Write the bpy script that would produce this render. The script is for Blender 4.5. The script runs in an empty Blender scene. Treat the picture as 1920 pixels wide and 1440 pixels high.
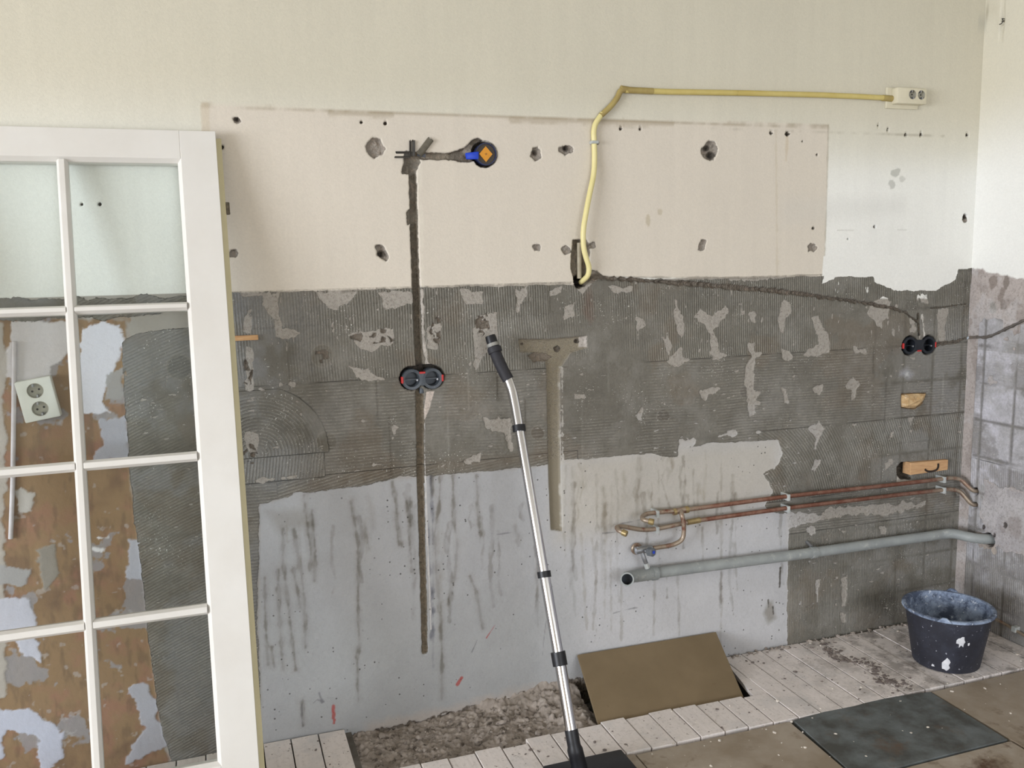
import bpy, bmesh, math, random
import numpy as np
from mathutils import Vector, Matrix

random.seed(4); RNG = np.random.default_rng(7)
scene = bpy.context.scene
COL = scene.collection

# ------------------------------------------------------------------ camera
FPX = 1650.0                       # focal length for a 1920 px wide frame
CAMD, CAMH = 2.82, 1.557           # distance to the back wall, eye height
YAW, PITCH, ROLL = [math.radians(a) for a in (18.8, 8.13, -1.14)]
def cam_axes():
    cy, sy, cp, sp = math.cos(YAW), math.sin(YAW), math.cos(PITCH), math.sin(PITCH)
    f = np.array([sy*cp, cy*cp, -sp]); r = np.array([cy, -sy, 0.0]); u = np.cross(r, f)
    c, s = math.cos(ROLL), math.sin(ROLL)
    return c*r+s*u, -s*r+c*u, f
RX, UX, FX = cam_axes()
CAM = np.array([0.0, -CAMD, CAMH])
cd = bpy.data.cameras.new('camera'); cam = bpy.data.objects.new('camera', cd); COL.objects.link(cam)
cd.sensor_width = 36.0; cd.lens = 36.0*FPX/1920.0; cd.clip_start = 0.05; cd.clip_end = 60
M = Matrix.Identity(4)
for i in range(3):
    M[i][0], M[i][1], M[i][2], M[i][3] = RX[i], UX[i], -FX[i], CAM[i]
cam.matrix_world = M
scene.camera = cam

# ------------------------------------------------------------------ world, daylight, exposure
XL, XR, YF, HC = -7.0, 2.953, -7.0, 2.62        # left wall, right wall, front wall, ceiling
wd = bpy.data.worlds.new('daylight'); scene.world = wd; wd.use_nodes = True
bg = wd.node_tree.nodes['Background']; bg.inputs[0].default_value = (0.80, 0.90, 1.0, 1); bg.inputs[1].default_value = 0.8
def area_light(name, loc, rot, sx, sy, power, colr):
    l = bpy.data.lights.new(name, 'AREA'); l.shape = 'RECTANGLE'; l.size = sx; l.size_y = sy
    l.energy = power; l.color = colr
    o = bpy.data.objects.new(name, l); COL.objects.link(o); o.location = loc; o.rotation_euler = rot
    return o
# sky light coming in through the window of the left wall, plus an unseen fill light added behind the camera
area_light('daylight_left_window', (XL-0.02, -4.2, 1.45), (0, math.radians(-80), 0), 2.1, 4.6, 1150, (0.862, 0.915, 1.0))
area_light('front_fill_light', (1.4, YF-0.02, 1.45), (math.radians(78), 0, 0), 2.6, 2.0, 175, (0.862, 0.915, 1.0))
vs = scene.view_settings
scene.display_settings.display_device = 'sRGB'
vs.view_transform = 'Standard'; vs.look = 'None'; vs.gamma = 1.0; vs.use_curve_mapping = False
vs.exposure = -0.71

# ------------------------------------------------------------------ helpers
def ray(px, py): return FX + RX*(px-960)/FPX - UX*(py-720)/FPX
def at_y(px, py, y=0.0):
    v = ray(px, py); return CAM + v*((CAMD+y)/v[1])
def at_x(px, py, x=XR):
    v = ray(px, py); return CAM + v*(x/v[0])
def at_z(px, py, z=0.0):
    v = ray(px, py); return CAM + v*((z-CAMH)/v[2])
def W(px, py): p = at_y(px, py); return (p[0], p[2])           # back wall (x, z)
def WR(px, py): p = at_x(px, py); return (-p[1], p[2])         # right wall (distance from corner, z)
def lin(c):
    c = np.asarray(c, float)/255.0
    return np.where(c <= 0.04045, c/12.92, ((c+0.055)/1.055)**2.4)
def rgba(c): l = lin(c); return (l[0], l[1], l[2], 1.0)

def setp(o, label=None, cat=None, group=None, kind=None):
    if label: o['label'] = label
    if cat: o['category'] = cat
    if group: o['group'] = group
    if kind: o['kind'] = kind
    return o
def empty(name, loc, label, cat, group=None):
    o = bpy.data.objects.new(name, None); COL.objects.link(o); o.location = loc; o.empty_display_size = 0.05
    return setp(o, label, cat, group)
def obj(name, bm, mat, parent=None, smooth=False, label=None):
    me = bpy.data.meshes.new(name)
    bmesh.ops.recalc_face_normals(bm, faces=bm.faces)
    if parent is not None:
        L = parent_loc(parent)
        bmesh.ops.translate(bm, verts=bm.verts, vec=-L)
    bm.to_mesh(me); bm.free(); me.materials.append(mat)
    if smooth:
        me.polygons.foreach_set('use_smooth', [True]*len(me.polygons))
        try: me.set_sharp_from_angle(angle=math.radians(40))
        except Exception: pass
    o = bpy.data.objects.new(name, me); COL.objects.link(o)
    if parent is not None: o.parent = parent
    if label: o['label'] = label
    return o
def parent_loc(p):
    L = Vector((0, 0, 0))
    while p is not None: L = L + Vector(p.location); p = p.parent
    return L
def box(lo, hi, bev=0.0, bm=None, seg=2):
    b = bmesh.new()
    r = bmesh.ops.create_cube(b, size=1.0)
    c = [(lo[i]+hi[i])/2 for i in range(3)]; s = [hi[i]-lo[i] for i in range(3)]
    for v in b.verts: v.co = Vector([c[i]+v.co[i]*s[i] for i in range(3)])
    if bev > 0: bmesh.ops.bevel(b, geom=b.edges[:], offset=bev, segments=seg, affect='EDGES', profile=0.5)
    return merge(bm, b)
def merge(bm, b):
    if bm is None: return b
    me = bpy.data.meshes.new('tmp'); b.to_mesh(me); b.free(); bm.from_mesh(me); bpy.data.meshes.remove(me)
    return bm
def prism(poly, off, bev=0.0, bm=None):
    b = bmesh.new(); off = Vector(off)
    a = [b.verts.new(Vector(p)) for p in poly]; c = [b.verts.new(Vector(p)+off) for p in poly]
    b.faces.new(a); b.faces.new(c[::-1]); n = len(a)
    for i in range(n): b.faces.new((a[i], a[(i+1) % n], c[(i+1) % n], c[i]))
    bmesh.ops.recalc_face_normals(b, faces=b.faces)
    if bev > 0: bmesh.ops.bevel(b, geom=b.edges[:], offset=bev, segments=2, affect='EDGES', profile=0.5)
    return merge(bm, b)
def fillet(pts, rad, n=6):
    pts = [Vector(p) for p in pts]; out = [pts[0]]
    for i in range(1, len(pts)-1):
        p, q, r = pts[i-1], pts[i], pts[i+1]
        a = (p-q); c = (r-q); d = min(rad, a.length*0.48, c.length*0.48)
        a = q+a.normalized()*d; c = q+c.normalized()*d
        for k in range(n+1):
            t = k/n; out.append(a*(1-t)**2+q*2*t*(1-t)+c*t*t)
    out.append(pts[-1]); return out
def tube(pts, rad, segs=14, bm=None, caps=True, inner=0.0):
    """sweep a circle (radius or list of radii) along points; inner>0 makes an open hollow end wall"""
    pts = [Vector(p) for p in pts]; n = len(pts)
    rads = rad if isinstance(rad, (list, tuple)) else [rad]*n
    b = bmesh.new(); rings = []
    t0 = (pts[1]-pts[0]).normalized()
    up = Vector((0, 0, 1)) if abs(t0.z) < 0.9 else Vector((1, 0, 0))
    nx = t0.cross(up).normalized()
    for i in range(n):
        t = (pts[min(i+1, n-1)]-pts[max(i-1, 0)]).normalized()
        nx = (nx-t*nx.dot(t)).normalized(); ny = t.cross(nx)
        rings.append([b.verts.new(pts[i]+(nx*math.cos(2*math.pi*k/segs)+ny*math.sin(2*math.pi*k/segs))*rads[i]) for k in range(segs)])
    for i in range(n-1):
        for k in range(segs):
            b.faces.new((rings[i][k], rings[i][(k+1) % segs], rings[i+1][(k+1) % segs], rings[i+1][k]))
    if caps:
        b.faces.new(rings[0]); b.faces.new(rings[-1])
    return merge(bm, b)
def lathe(profile, origin, axis, segs=32, bm=None):
    """profile [(r, h)] revolved around axis from origin"""
    ax = Vector(axis).normalized(); up = Vector((0, 0, 1)) if abs(ax.z) < 0.9 else Vector((1, 0, 0))
    nx = ax.cross(up).normalized(); ny = ax.cross(nx); o = Vector(origin)
    b = bmesh.new(); rings = []
    for r, h in profile:
        if r < 1e-6: rings.append([b.verts.new(o+ax*h)])
        else: rings.append([b.verts.new(o+ax*h+(nx*math.cos(2*math.pi*k/segs)+ny*math.sin(2*math.pi*k/segs))*r) for k in range(segs)])
    for i in range(len(rings)-1):
        A, B = rings[i], rings[i+1]
        for k in range(segs):
            k2 = (k+1) % segs
            if len(A) == 1 and len(B) == 1: continue
            if len(A) == 1: b.faces.new((A[0], B[k], B[k2]))
            elif len(B) == 1: b.faces.new((A[k], A[k2], B[0]))
            else: b.faces.new((A[k], A[k2], B[k2], B[k]))
    return merge(bm, b)

# ------------------------------------------------------------------ materials
def newmat(name):
    m = bpy.data.materials.new(name); m.use_nodes = True
    nt = m.node_tree; b = nt.nodes['Principled BSDF']
    return m, nt, b
def nd(nt, typ, **kw):
    n = nt.nodes.new(typ)
    for k, v in kw.items(): setattr(n, k, v)
    return n
def math_n(nt, op, a, b=None, c=None, clamp=False):
    n = nd(nt, 'ShaderNodeMath', operation=op, use_clamp=clamp)
    for i, v in enumerate((a, b, c)):
        if v is None: continue
        if isinstance(v, (int, float)): n.inputs[i].default_value = v
        else: nt.links.new(v, n.inputs[i])
    return n.outputs[0]
def noise_n(nt, scale, detail=4, rough=0.6, vec=None, dist=0.0):
    n = nd(nt, 'ShaderNodeTexNoise'); n.inputs['Scale'].default_value = scale; n.inputs['Detail'].default_value = detail
    n.inputs['Roughness'].default_value = rough; n.inputs['Distortion'].default_value = dist
    if vec is not None: nt.links.new(vec, n.inputs['Vector'])
    return n.outputs['Fac']
def map_n(nt, v, a, b, c=0.0, d=1.0, smooth=False):
    n = nd(nt, 'ShaderNodeMapRange'); n.interpolation_type = 'SMOOTHSTEP' if smooth else 'LINEAR'
    nt.links.new(v, n.inputs['Value'])
    for i, x in zip(('From Min', 'From Max', 'To Min', 'To Max'), (a, b, c, d)): n.inputs[i].default_value = x
    return n.outputs[0]
def mix_n(nt, fac, a, b, blend='MIX'):
    n = nd(nt, 'ShaderNodeMix', data_type='RGBA', blend_type=blend)
    for sock, v in ((n.inputs[0], fac), (n.inputs[6], a), (n.inputs[7], b)):
        if isinstance(v, (int, float)): sock.default_value = v
        elif isinstance(v, (tuple, list)): sock.default_value = v if len(v) == 4 else rgba(v)
        else: nt.links.new(v, sock)
    return n.outputs[2]
def objco(nt): return nd(nt, 'ShaderNodeTexCoord').outputs['Object']
def geopos(nt): return nd(nt, 'ShaderNodeNewGeometry').outputs['Position']
def bump_n(nt, h, strength=0.3, dist=0.002):
    n = nd(nt, 'ShaderNodeBump'); n.inputs['Strength'].default_value = strength; n.inputs['Distance'].default_value = dist
    nt.links.new(h, n.inputs['Height']); return n.outputs[0]
def mottled(name, c1, c2, scale=30, rough=0.7, metal=0.0, lo=0.35, hi=0.65, bump=0.15, bscale=None, c3=None, s3=8, t3=(0.6, 0.66), spec=0.4, coord='obj'):
    m, nt, b = newmat(name); co = objco(nt) if coord == 'obj' else geopos(nt)
    f = noise_n(nt, scale, 5, 0.6, co)
    c = mix_n(nt, map_n(nt, f, lo, hi), c1, c2)
    if c3 is not None:
        g = noise_n(nt, s3, 6, 0.7, co); c = mix_n(nt, map_n(nt, g, *t3), c, c3)
    nt.links.new(c, b.inputs['Base Color']); b.inputs['Roughness'].default_value = rough; b.inputs['Metallic'].default_value = metal
    b.inputs['Specular IOR Level'].default_value = spec
    if bump > 0: nt.links.new(bump_n(nt, noise_n(nt, bscale or scale*3, 3, 0.6, co), bump, 0.002), b.inputs['Normal'])
    return m
def voff(nt, v, k):
    n = nd(nt, 'ShaderNodeVectorMath', operation='ADD'); nt.links.new(v, n.inputs[0]); n.inputs[1].default_value = (k, k*1.7, k*0.6)
    return n.outputs[0]

def wall_material():
    """paint / plaster (attribute col), combed tile adhesive (attribute adh) and broken masonry layered by distance fields"""
    m, nt, b = newmat('stripped_wall'); L = nt.links
    pos = geopos(nt)
    def attr(n, out): a = nd(nt, 'ShaderNodeAttribute', attribute_name=n); return a.outputs[out]
    col, adh, fv = attr('col', 'Color'), attr('adh', 'Color'), attr('field', 'Vector')
    sep = nd(nt, 'ShaderNodeSeparateXYZ'); L.new(fv, sep.inputs[0])
    sA, sB, ph = sep.outputs
    sep2 = nd(nt, 'ShaderNodeSeparateXYZ'); L.new(attr('extra', 'Vector'), sep2.inputs[0])
    amp, pit, grit = sep2.outputs
    n1 = noise_n(nt, 90, 4, 0.65, pos); n2 = noise_n(nt, 420, 3, 0.6, pos); n3 = noise_n(nt, 14, 4, 0.6, pos); n4 = noise_n(nt, 160, 3, 0.6, voff(nt, pos, 5.3))
    wob = math_n(nt, 'ADD', math_n(nt, 'MULTIPLY_ADD', n1, 0.010, -0.005), math_n(nt, 'MULTIPLY_ADD', n2, 0.003, -0.0015))
    mA = map_n(nt, math_n(nt, 'ADD', sA, wob), -0.0006, 0.0006, 1.0, 0.0)
    mB = map_n(nt, math_n(nt, 'ADD', sB, math_n(nt, 'MULTIPLY', wob, 0.5)), -0.0007, 0.0007, 1.0, 0.0)
    ridge = math_n(nt, 'SINE', math_n(nt, 'MULTIPLY', ph, 2*math.pi))
    # adhesive colour: paler worn crests, mottling
    crest = math_n(nt, 'MULTIPLY', map_n(nt, ridge, 0.35, 0.95), map_n(nt, n3, 0.34, 0.58))
    crest = math_n(nt, 'MULTIPLY', math_n(nt, 'MULTIPLY', crest, map_n(nt, n4, 0.34, 0.60)), amp, clamp=True)
    ac = mix_n(nt, map_n(nt, n1, 0.3, 0.7, 0.0, 0.35), adh, (92, 88, 79))
    ac = mix_n(nt, map_n(nt, n3, 0.45, 0.75, 0.0, 0.35), ac, (132, 128, 119))
    ac = mix_n(nt, math_n(nt, 'MULTIPLY', crest, 0.60), ac, (184, 180, 170))
    fleck = math_n(nt, 'MULTIPLY', map_n(nt, noise_n(nt, 210, 2, 0.5, voff(nt, pos, 9.1)), 0.665, 0.70), map_n(nt, noise_n(nt, 9, 3, 0.6, voff(nt, pos, 4.4)), 0.50, 0.62))
    ac = mix_n(nt, math_n(nt, 'MULTIPLY', fleck, 0.85), ac, (226, 224, 216))
    smear = map_n(nt, noise_n(nt, 5.5, 6, 0.68, voff(nt, pos, 1.9)), 0.50, 0.66, 0.0, 0.45)
    ac = mix_n(nt, smear, ac, (148, 145, 138))
    # paint / plaster: slight grain, dark pits where the pit attribute asks for them
    pc = mix_n(nt, map_n(nt, n4, 0.3, 0.7, 0.0, 0.08), col, (120, 112, 100))
    pc = mix_n(nt, math_n(nt, 'MULTIPLY', map_n(nt, n1, 0.46, 0.66), math_n(nt, 'MULTIPLY', grit, 0.45)), pc, (118, 110, 101))
    pc = mix_n(nt, math_n(nt, 'MULTIPLY', map_n(nt, n4, 0.60, 0.68), math_n(nt, 'MULTIPLY', grit, 0.55)), pc, (88, 81, 73))
    pc = mix_n(nt, math_n(nt, 'MULTIPLY', map_n(nt, n2, 0.58, 0.68), math_n(nt, 'MULTIPLY', grit, 0.45)), pc, (196, 191, 183))
    vo = nd(nt, 'ShaderNodeTexVoronoi'); vo.inputs['Scale'].default_value = 60; L.new(pos, vo.inputs['Vector'])
    spot = math_n(nt, 'MULTIPLY', map_n(nt, vo.outputs['Distance'], 0.13, 0.19, 1.0, 0.0), map_n(nt, nd_col_r(nt, vo), 0.80, 0.82))
    spot = math_n(nt, 'MULTIPLY', spot, pit, clamp=True)
    pc = mix_n(nt, math_n(nt, 'MULTIPLY', spot, 0.75), pc, (70, 66, 62))
    base = mix_n(nt, mA, pc, ac)
    # broken concrete with aggregate
    v2 = nd(nt, 'ShaderNodeTexVoronoi'); v2.inputs['Scale'].default_value = 110; L.new(pos, v2.inputs['Vector'])
    bc = mix_n(nt, map_n(nt, n1, 0.3, 0.7), (86, 78, 68), (140, 132, 121))
    bc = mix_n(nt, map_n(nt, nd_col_r(nt, v2), 0.72, 0.9, 0.0, 0.6), bc, (158, 136, 118))
    bc = mix_n(nt, map_n(nt, n4, 0.56, 0.66, 0.0, 0.7), bc, (62, 57, 51))
    brk = attr('brk', 'Color')
    bc = mix_n(nt, 0.62, bc, brk)
    base = mix_n(nt, mB, base, bc)
    L.new(base, b.inputs['Base Color'])
    b.inputs['Roughness'].default_value = 0.82; b.inputs['Specular IOR Level'].default_value = 0.25
    # relief
    h = math_n(nt, 'MULTIPLY', math_n(nt, 'MULTIPLY', ridge, amp), math_n(nt, 'MULTIPLY', mA, 0.0013))
    h = math_n(nt, 'ADD', h, math_n(nt, 'MULTIPLY', mA, 0.0016))
    h = math_n(nt, 'ADD', h, math_n(nt, 'MULTIPLY', math_n(nt, 'MULTIPLY', n1, mB), 0.010))
    h = math_n(nt, 'ADD', h, math_n(nt, 'MULTIPLY', n2, 0.0006))
    h = math_n(nt, 'ADD', h, math_n(nt, 'MULTIPLY', math_n(nt, 'MULTIPLY', n1, grit), 0.0035))
    h = math_n(nt, 'ADD', h, math_n(nt, 'MULTIPLY', n4, 0.0006))
    h = math_n(nt, 'SUBTRACT', h, math_n(nt, 'MULTIPLY', spot, 0.002))
    bp = nd(nt, 'ShaderNodeBump'); bp.inputs['Strength'].default_value = 1.0; bp.inputs['Distance'].default_value = 1.0
    L.new(h, bp.inputs['Height']); L.new(bp.outputs[0], b.inputs['Normal'])
    return m
def nd_col_r(nt, vo):
    s = nd(nt, 'ShaderNodeSeparateColor'); nt.links.new(vo.outputs['Color'], s.inputs[0]); return s.outputs[0]

# ------------------------------------------------------------------ numpy fields on a wall grid
def vnoise(U, V, scale, seed, octaves=3):
    """value noise (0..1), scale = cells per metre, may be a (su, sv) pair"""
    su, sv = scale if isinstance(scale, tuple) else (scale, scale)
    out = np.zeros(np.broadcast(U, V).shape); tot = 0; a = 1.0
    for o in range(octaves):
        g = np.random.default_rng(seed+o*17).random((256, 256))
        u = U*su+100.3; v = V*sv+57.7
        iu = np.floor(u).astype(int); iv = np.floor(v).astype(int); fu = u-iu; fv = v-iv
        fu = fu*fu*(3-2*fu); fv = fv*fv*(3-2*fv)
        iu &= 255; iv &= 255; ju = (iu+1) & 255; jv = (iv+1) & 255
        out += a*((g[iu, iv]*(1-fu)+g[ju, iv]*fu)*(1-fv)+(g[iu, jv]*(1-fu)+g[ju, jv]*fu)*fv)
        tot += a; a *= 0.55; su *= 2.1; sv *= 2.1
    return out/tot
def smooth01(x): x = np.clip(x, 0, 1); return x*x*(3-2*x)
BIG = 0.08
class Grid:
    def __init__(s, us, vs_):
        s.us, s.vs = us, vs_; s.U, s.V = np.meshgrid(us, vs_, indexing='ij'); sh = s.U.shape
        s.col = np.zeros(sh+(3,)); s.adh = np.zeros(sh+(3,)); s.brk = np.zeros(sh+(3,)); s.sA = np.full(sh, BIG); s.sB = np.full(sh, BIG)
        s.ph = np.zeros(sh); s.amp = np.zeros(sh); s.pit = np.zeros(sh); s.grit = np.zeros(sh); s.h = np.zeros(sh)
        s.wob = (vnoise(s.U, s.V, 28, 11, 4)-0.5)*0.022
        s.wob2 = (vnoise(s.U, s.V, 60, 23, 3)-0.5)*0.014; s.wob3 = (vnoise(s.U, s.V, (46, 30), 29, 5)-0.5)*0.034
    def win(s, P, m=BIG):
        P = np.asarray(P); i0, i1 = np.searchsorted(s.us, [P[:, 0].min()-m, P[:, 0].max()+m]); j0, j1 = np.searchsorted(s.vs, [P[:, 1].min()-m, P[:, 1].max()+m])
        return slice(i0, max(i1, i0)), slice(j0, max(j1, j0))
    def poly(s, P, m=BIG):
        """signed distance of a polygon inside its window (negative inside)"""
        P = np.asarray(P, float); w = s.win(P, m); U, V = s.U[w], s.V[w]
        d = np.full(U.shape, 1e9); ins = np.zeros(U.shape, bool); n = len(P)
        for i in range(n):
            a, b = P[i], P[(i+1) % n]; e = b-a; L2 = max(e@e, 1e-12)
            t = np.clip(((U-a[0])*e[0]+(V-a[1])*e[1])/L2, 0, 1)
            d = np.minimum(d, np.hypot(U-a[0]-t*e[0], V-a[1]-t*e[1]))
            c = (a[1] > V) != (b[1] > V)
            with np.errstate(divide='ignore', invalid='ignore'):
                ins ^= c & (U < (b[0]-a[0])*(V-a[1])/(b[1]-a[1] if b[1] != a[1] else 1e-12)+a[0])
        return w, np.where(ins, -d, d)
    def line(s, P, rad, m=BIG):
        P = np.asarray(P, float); n = len(P); R = rad if isinstance(rad, (list, tuple)) else [rad]*n
        w = s.win(P, m+max(R)); U, V = s.U[w], s.V[w]; d = np.full(U.shape, 1e9)
        for i in range(n-1):
            a, b = P[i], P[i+1]; e = b-a; L2 = max(e@e, 1e-12)
            t = np.clip(((U-a[0])*e[0]+(V-a[1])*e[1])/L2, 0, 1)
            d = np.minimum(d, np.hypot(U-a[0]-t*e[0], V-a[1]-t*e[1])-(R[i]+(R[i+1]-R[i])*t))
        return w, d
    def paint(s, w, d, c, soft=0.003, k=1.0, wob=0.6, layer='col'):
        m = np.clip(0.5-(d+s.wob[w]*wob)/soft, 0, 1)*k; L = getattr(s, layer)[w]
        L += (lin(c)-L)*m[..., None]
    def mul(s, w, d, c, soft=0.003, wob=0.3, layer='col', brk=0.0):
        m = np.clip(0.5-(d+s.wob[w]*wob)/soft, 0, 1)
        if brk: m = m*(1-brk*smooth01((vnoise(s.U[w], s.V[w], (60, 22), 91, 3)-0.35)/0.3))
        L = getattr(s, layer)[w]
        L *= 1+(np.asarray(c)-1)*m[..., None]
    def add_adh(s, w, d, wob=1.0): s.sA[w] = np.minimum(s.sA[w], d+s.wob[w]*wob)
    def chip(s, w, d, wob=0.7): s.sA[w] = np.maximum(s.sA[w], -(d+s.wob3[w]*wob+0.001))
    def dig(s, w, d, depth, wob=0.5, edge=0.006, rough=0.25, c=None, mark=True):
        """cut into the wall: broken masonry, depth in metres"""
        dd = d+s.wob2[w]*wob
        if mark: s.sB[w] = np.minimum(s.sB[w], dd)
        nz = 1+rough*2*(vnoise(s.U[w], s.V[w], 70, 31, 3)-0.5)
        s.h[w] = np.minimum(s.h[w], -depth*nz*smooth01(-dd/edge+0.3))
        if c is not None:
            m = np.clip(0.5-(dd-0.006)/0.003, 0, 1); s.brk[w] += (lin(c)-s.brk[w])*m[..., None]
    def build(s, name, place, mat, flip=False):
        nu, nv = s.U.shape
        co = place(s.U.ravel(), s.V.ravel(), s.h.ravel()).astype(np.float32)
        idx = np.arange(nu*nv).reshape(nu, nv)
        q = np.stack([idx[:-1, :-1], idx[1:, :-1], idx[1:, 1:], idx[:-1, 1:]], -1).reshape(-1, 4)
        if flip: q = q[:, ::-1]
        nf = len(q); me = bpy.data.meshes.new(name)
        me.vertices.add(len(co)); me.vertices.foreach_set('co', co.ravel())
        me.loops.add(nf*4); me.loops.foreach_set('vertex_index', q.ravel().astype(np.int32))
        me.polygons.add(nf); me.polygons.foreach_set('loop_start', np.arange(0, nf*4, 4, dtype=np.int32))
        me.polygons.foreach_set('use_smooth', np.ones(nf, bool))
        me.update(calc_edges=True)
        def put(n, arr, typ='FLOAT_COLOR'):
            a = me.attributes.new(n, typ, 'POINT')
            if typ == 'FLOAT_COLOR':
                arr = np.concatenate([arr.reshape(-1, 3), np.ones((nu*nv, 1))], 1); a.data.foreach_set('color', np.clip(arr, 0, 1).astype(np.float32).ravel())
            else: a.data.foreach_set('vector', arr.reshape(-1, 3).astype(np.float32).ravel())
        put('col', s.col); put('adh', s.adh); put('brk', s.brk)
        put('field', np.stack([s.sA, s.sB, s.ph], -1), 'FLOAT_VECTOR')
        put('extra', np.stack([s.amp, s.pit, s.grit], -1), 'FLOAT_VECTOR')
        me.materials.append(mat)
        o = bpy.data.objects.new(name, me); COL.objects.link(o); return o
def zo(pts, ox, oy, sc): return [(ox+x/sc, oy+y/sc) for x, y in pts]
def WP(pts): return [W(*p) for p in pts]
def WRP(pts): return [WR(*p) for p in pts]
def blob(px, py, rx, ry=None, n=9, j=0.25, fn=W, rot=0):
    ry = ry or rx; out = []
    for k in range(n):
        a = 2*math.pi*k/n; r = 1+random.uniform(-j, j); x, y = rx*math.cos(a)*r, ry*math.sin(a)*r
        out.append(fn(px+x*math.cos(rot)-y*math.sin(rot), py+x*math.sin(rot)+y*math.cos(rot)))
    return out

MAT_WALL = wall_material()

# ------------------------------------------------------------------ back wall
FINE = 0.0031
us = np.concatenate([np.linspace(XL, -0.80, 60), np.arange(-0.76, XR-0.0015, FINE), [XR]])
vz = np.concatenate([np.arange(-0.31, -0.065, 0.03), np.arange(-0.06, 1.99, FINE), np.arange(1.992, 2.24, 0.008), np.linspace(2.25, HC, 9)])
G = Grid(us, vz); U, V = G.U, G.V
Z_WAIST, Z_ROW = 1.474, 1.177
n_lo = vnoise(U, V, 3, 101, 3); n_md = vnoise(U, V, 12, 102, 4); n_st = vnoise(U, V, (40, 2.2), 103, 3); n_hi = vnoise(U, V, 70, 104, 3)
# paint above, plaster below
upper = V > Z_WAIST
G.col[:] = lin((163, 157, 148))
tz = smooth01((V-1.72)/0.42)[..., None]; G.col[:] = np.where(upper[..., None], lin((232, 231, 223))*(1-tz)+lin((208, 202, 184))*tz, G.col)  # yellowed paint higher up, with some of the weaker light there painted in
G.brk[:] = lin((104, 97, 86))
G.adh[:] = lin((116, 112, 103))
# ghost of the wall cabinets: yellowed cream
cab = WP([(379, 194), (700, 207), (1000, 219), (1300, 227), (1554, 234), (1550, 380), (1545, 518), (1300, 522), (1130, 519), (1080, 534), (380, 550)])
w, d = G.poly(cab); G.paint(w, d, (214, 205, 191), 0.004, wob=0.12)
for P, r, c, k in (([(379, 197), (700, 210), (1000, 222), (1240, 229), (1552, 237)], 0.004, (150, 135, 108), 0.55),
                   ([(620, 212), (735, 216)], 0.008, (150, 135, 108), 0.45), ([(960, 224), (1110, 228), (1260, 232)], 0.010, (160, 145, 120), 0.45),
                   ([(1553, 236), (1550, 380), (1545, 515)], 0.003, (150, 140, 118), 0.4), ([(384, 200), (386, 250)], 0.012, (200, 187, 164), 0.5),
                   ([(640, 546), (900, 536), (1070, 531)], 0.0035, (90, 84, 74), 0.5), ([(1130, 520), (1400, 521), (1545, 515)], 0.003, (120, 112, 100), 0.6),
                   ([(1130, 237), (1545, 249), (1630, 252), (1770, 254)], 0.0012, (150, 140, 120), 0.5),
                   ([(1455, 250), (1457, 515)], 0.004, (200, 188, 166), 0.5), ([(1476, 255), (1474, 300)], 0.006, (192, 172, 140), 0.4)):
    w, d = G.line(WP(P), r); G.paint(w, d, c, 0.004, k, 0.5)
w, d = G.poly(WP([(1560, 60), (1860, 60), (1850, 560), (1546, 560), (1551, 400), (1555, 240)])); m_ = np.clip(0.5-(d+G.wob[w]*0.12)/0.004, 0, 1)*(1-smooth01((V[w]-1.76)/0.20)); sub = G.col[w]; sub += (lin((236, 235, 229))-sub)*m_[..., None]
w, d = G.poly(WP([(1465, 372), (1700, 370), (1700, 398), (1465, 425)])); G.paint(w, d, (200, 198, 192), 0.05, 0.22, 0)
for P, c, k in ((blob(1215, 413, 6, 11), (190, 178, 155), 0.8), (blob(1237, 398, 5), (190, 178, 155), 0.7), (blob(1680, 323, 9, 6, rot=-0.6), (190, 190, 182), 0.9),
                (blob(1672, 347, 6, 9), (196, 195, 188), 0.9), (blob(1692, 335, 5), (205, 204, 196), 0.8), (blob(1845, 45, 14, 9), (190, 186, 172), 0.7)):
    w, d = G.poly(P); G.paint(w, d, c, 0.004, k)
for P in ([(1570, 432), (1600, 432)], [(1683, 431), (1700, 431)]):
    w, d = G.line(WP(P), 0.0012); G.paint(w, d, (170, 166, 155), 0.002, 0.7, 0)
G.col[upper] *= (1+0.06*(n_lo[upper]-0.5)+0.05*(n_st[upper]-0.5))[:, None]
# painted concrete of the lower wall (cool light grey), full of old water runs
lowz = WP([(484, 945), (540, 930), (560, 912), (700, 900), (1030, 872), (1200, 840), (1400, 815), (1470, 815), (1474, 1000), (1478, 1215), (1200, 1275), (900, 1350), (640, 1390), (488, 1420), (488, 1320), (484, 1180)])
w, d = G.poly(lowz); G.paint(w, d, (169, 169, 170), 0.02)
w2, d2 = G.poly(WP([(1050, 830), (1500, 800), (1500, 1230), (1050, 1330)])); G.paint(w2, d2, (196, 195, 196), 0.3, 0.9, 0)
w, d = G.poly(WP([(1050, 850), (1465, 815), (1470, 930), (1330, 980), (1050, 1010)])); G.paint(w, d, (184, 177, 164), 0.12, 0.7)
w, d = G.poly(WP([(500, 1180), (900, 1130), (1060, 1120), (1060, 1330), (500, 1400)])); G.paint(w, d, (163, 164, 163), 0.25, 0.6)
w, d = G.line(WP([(700, 1370), (840, 1345), (960, 1310), (1080, 1290)]), 0.035); G.paint(w, d, (186, 172, 160), 0.03, 0.55, 1.5)
inl = V < 1.15
G.col[inl] *= (1+0.14*(n_md[inl]-0.5)+0.10*(n_lo[inl]-0.5))[:, None]
w, d = G.poly(lowz); G.pit[w] = np.maximum(G.pit[w], np.clip(-d/0.02, 0, 1)*smooth01((vnoise(U[w], V[w], 5, 61, 2)-0.32)/0.25))
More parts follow.
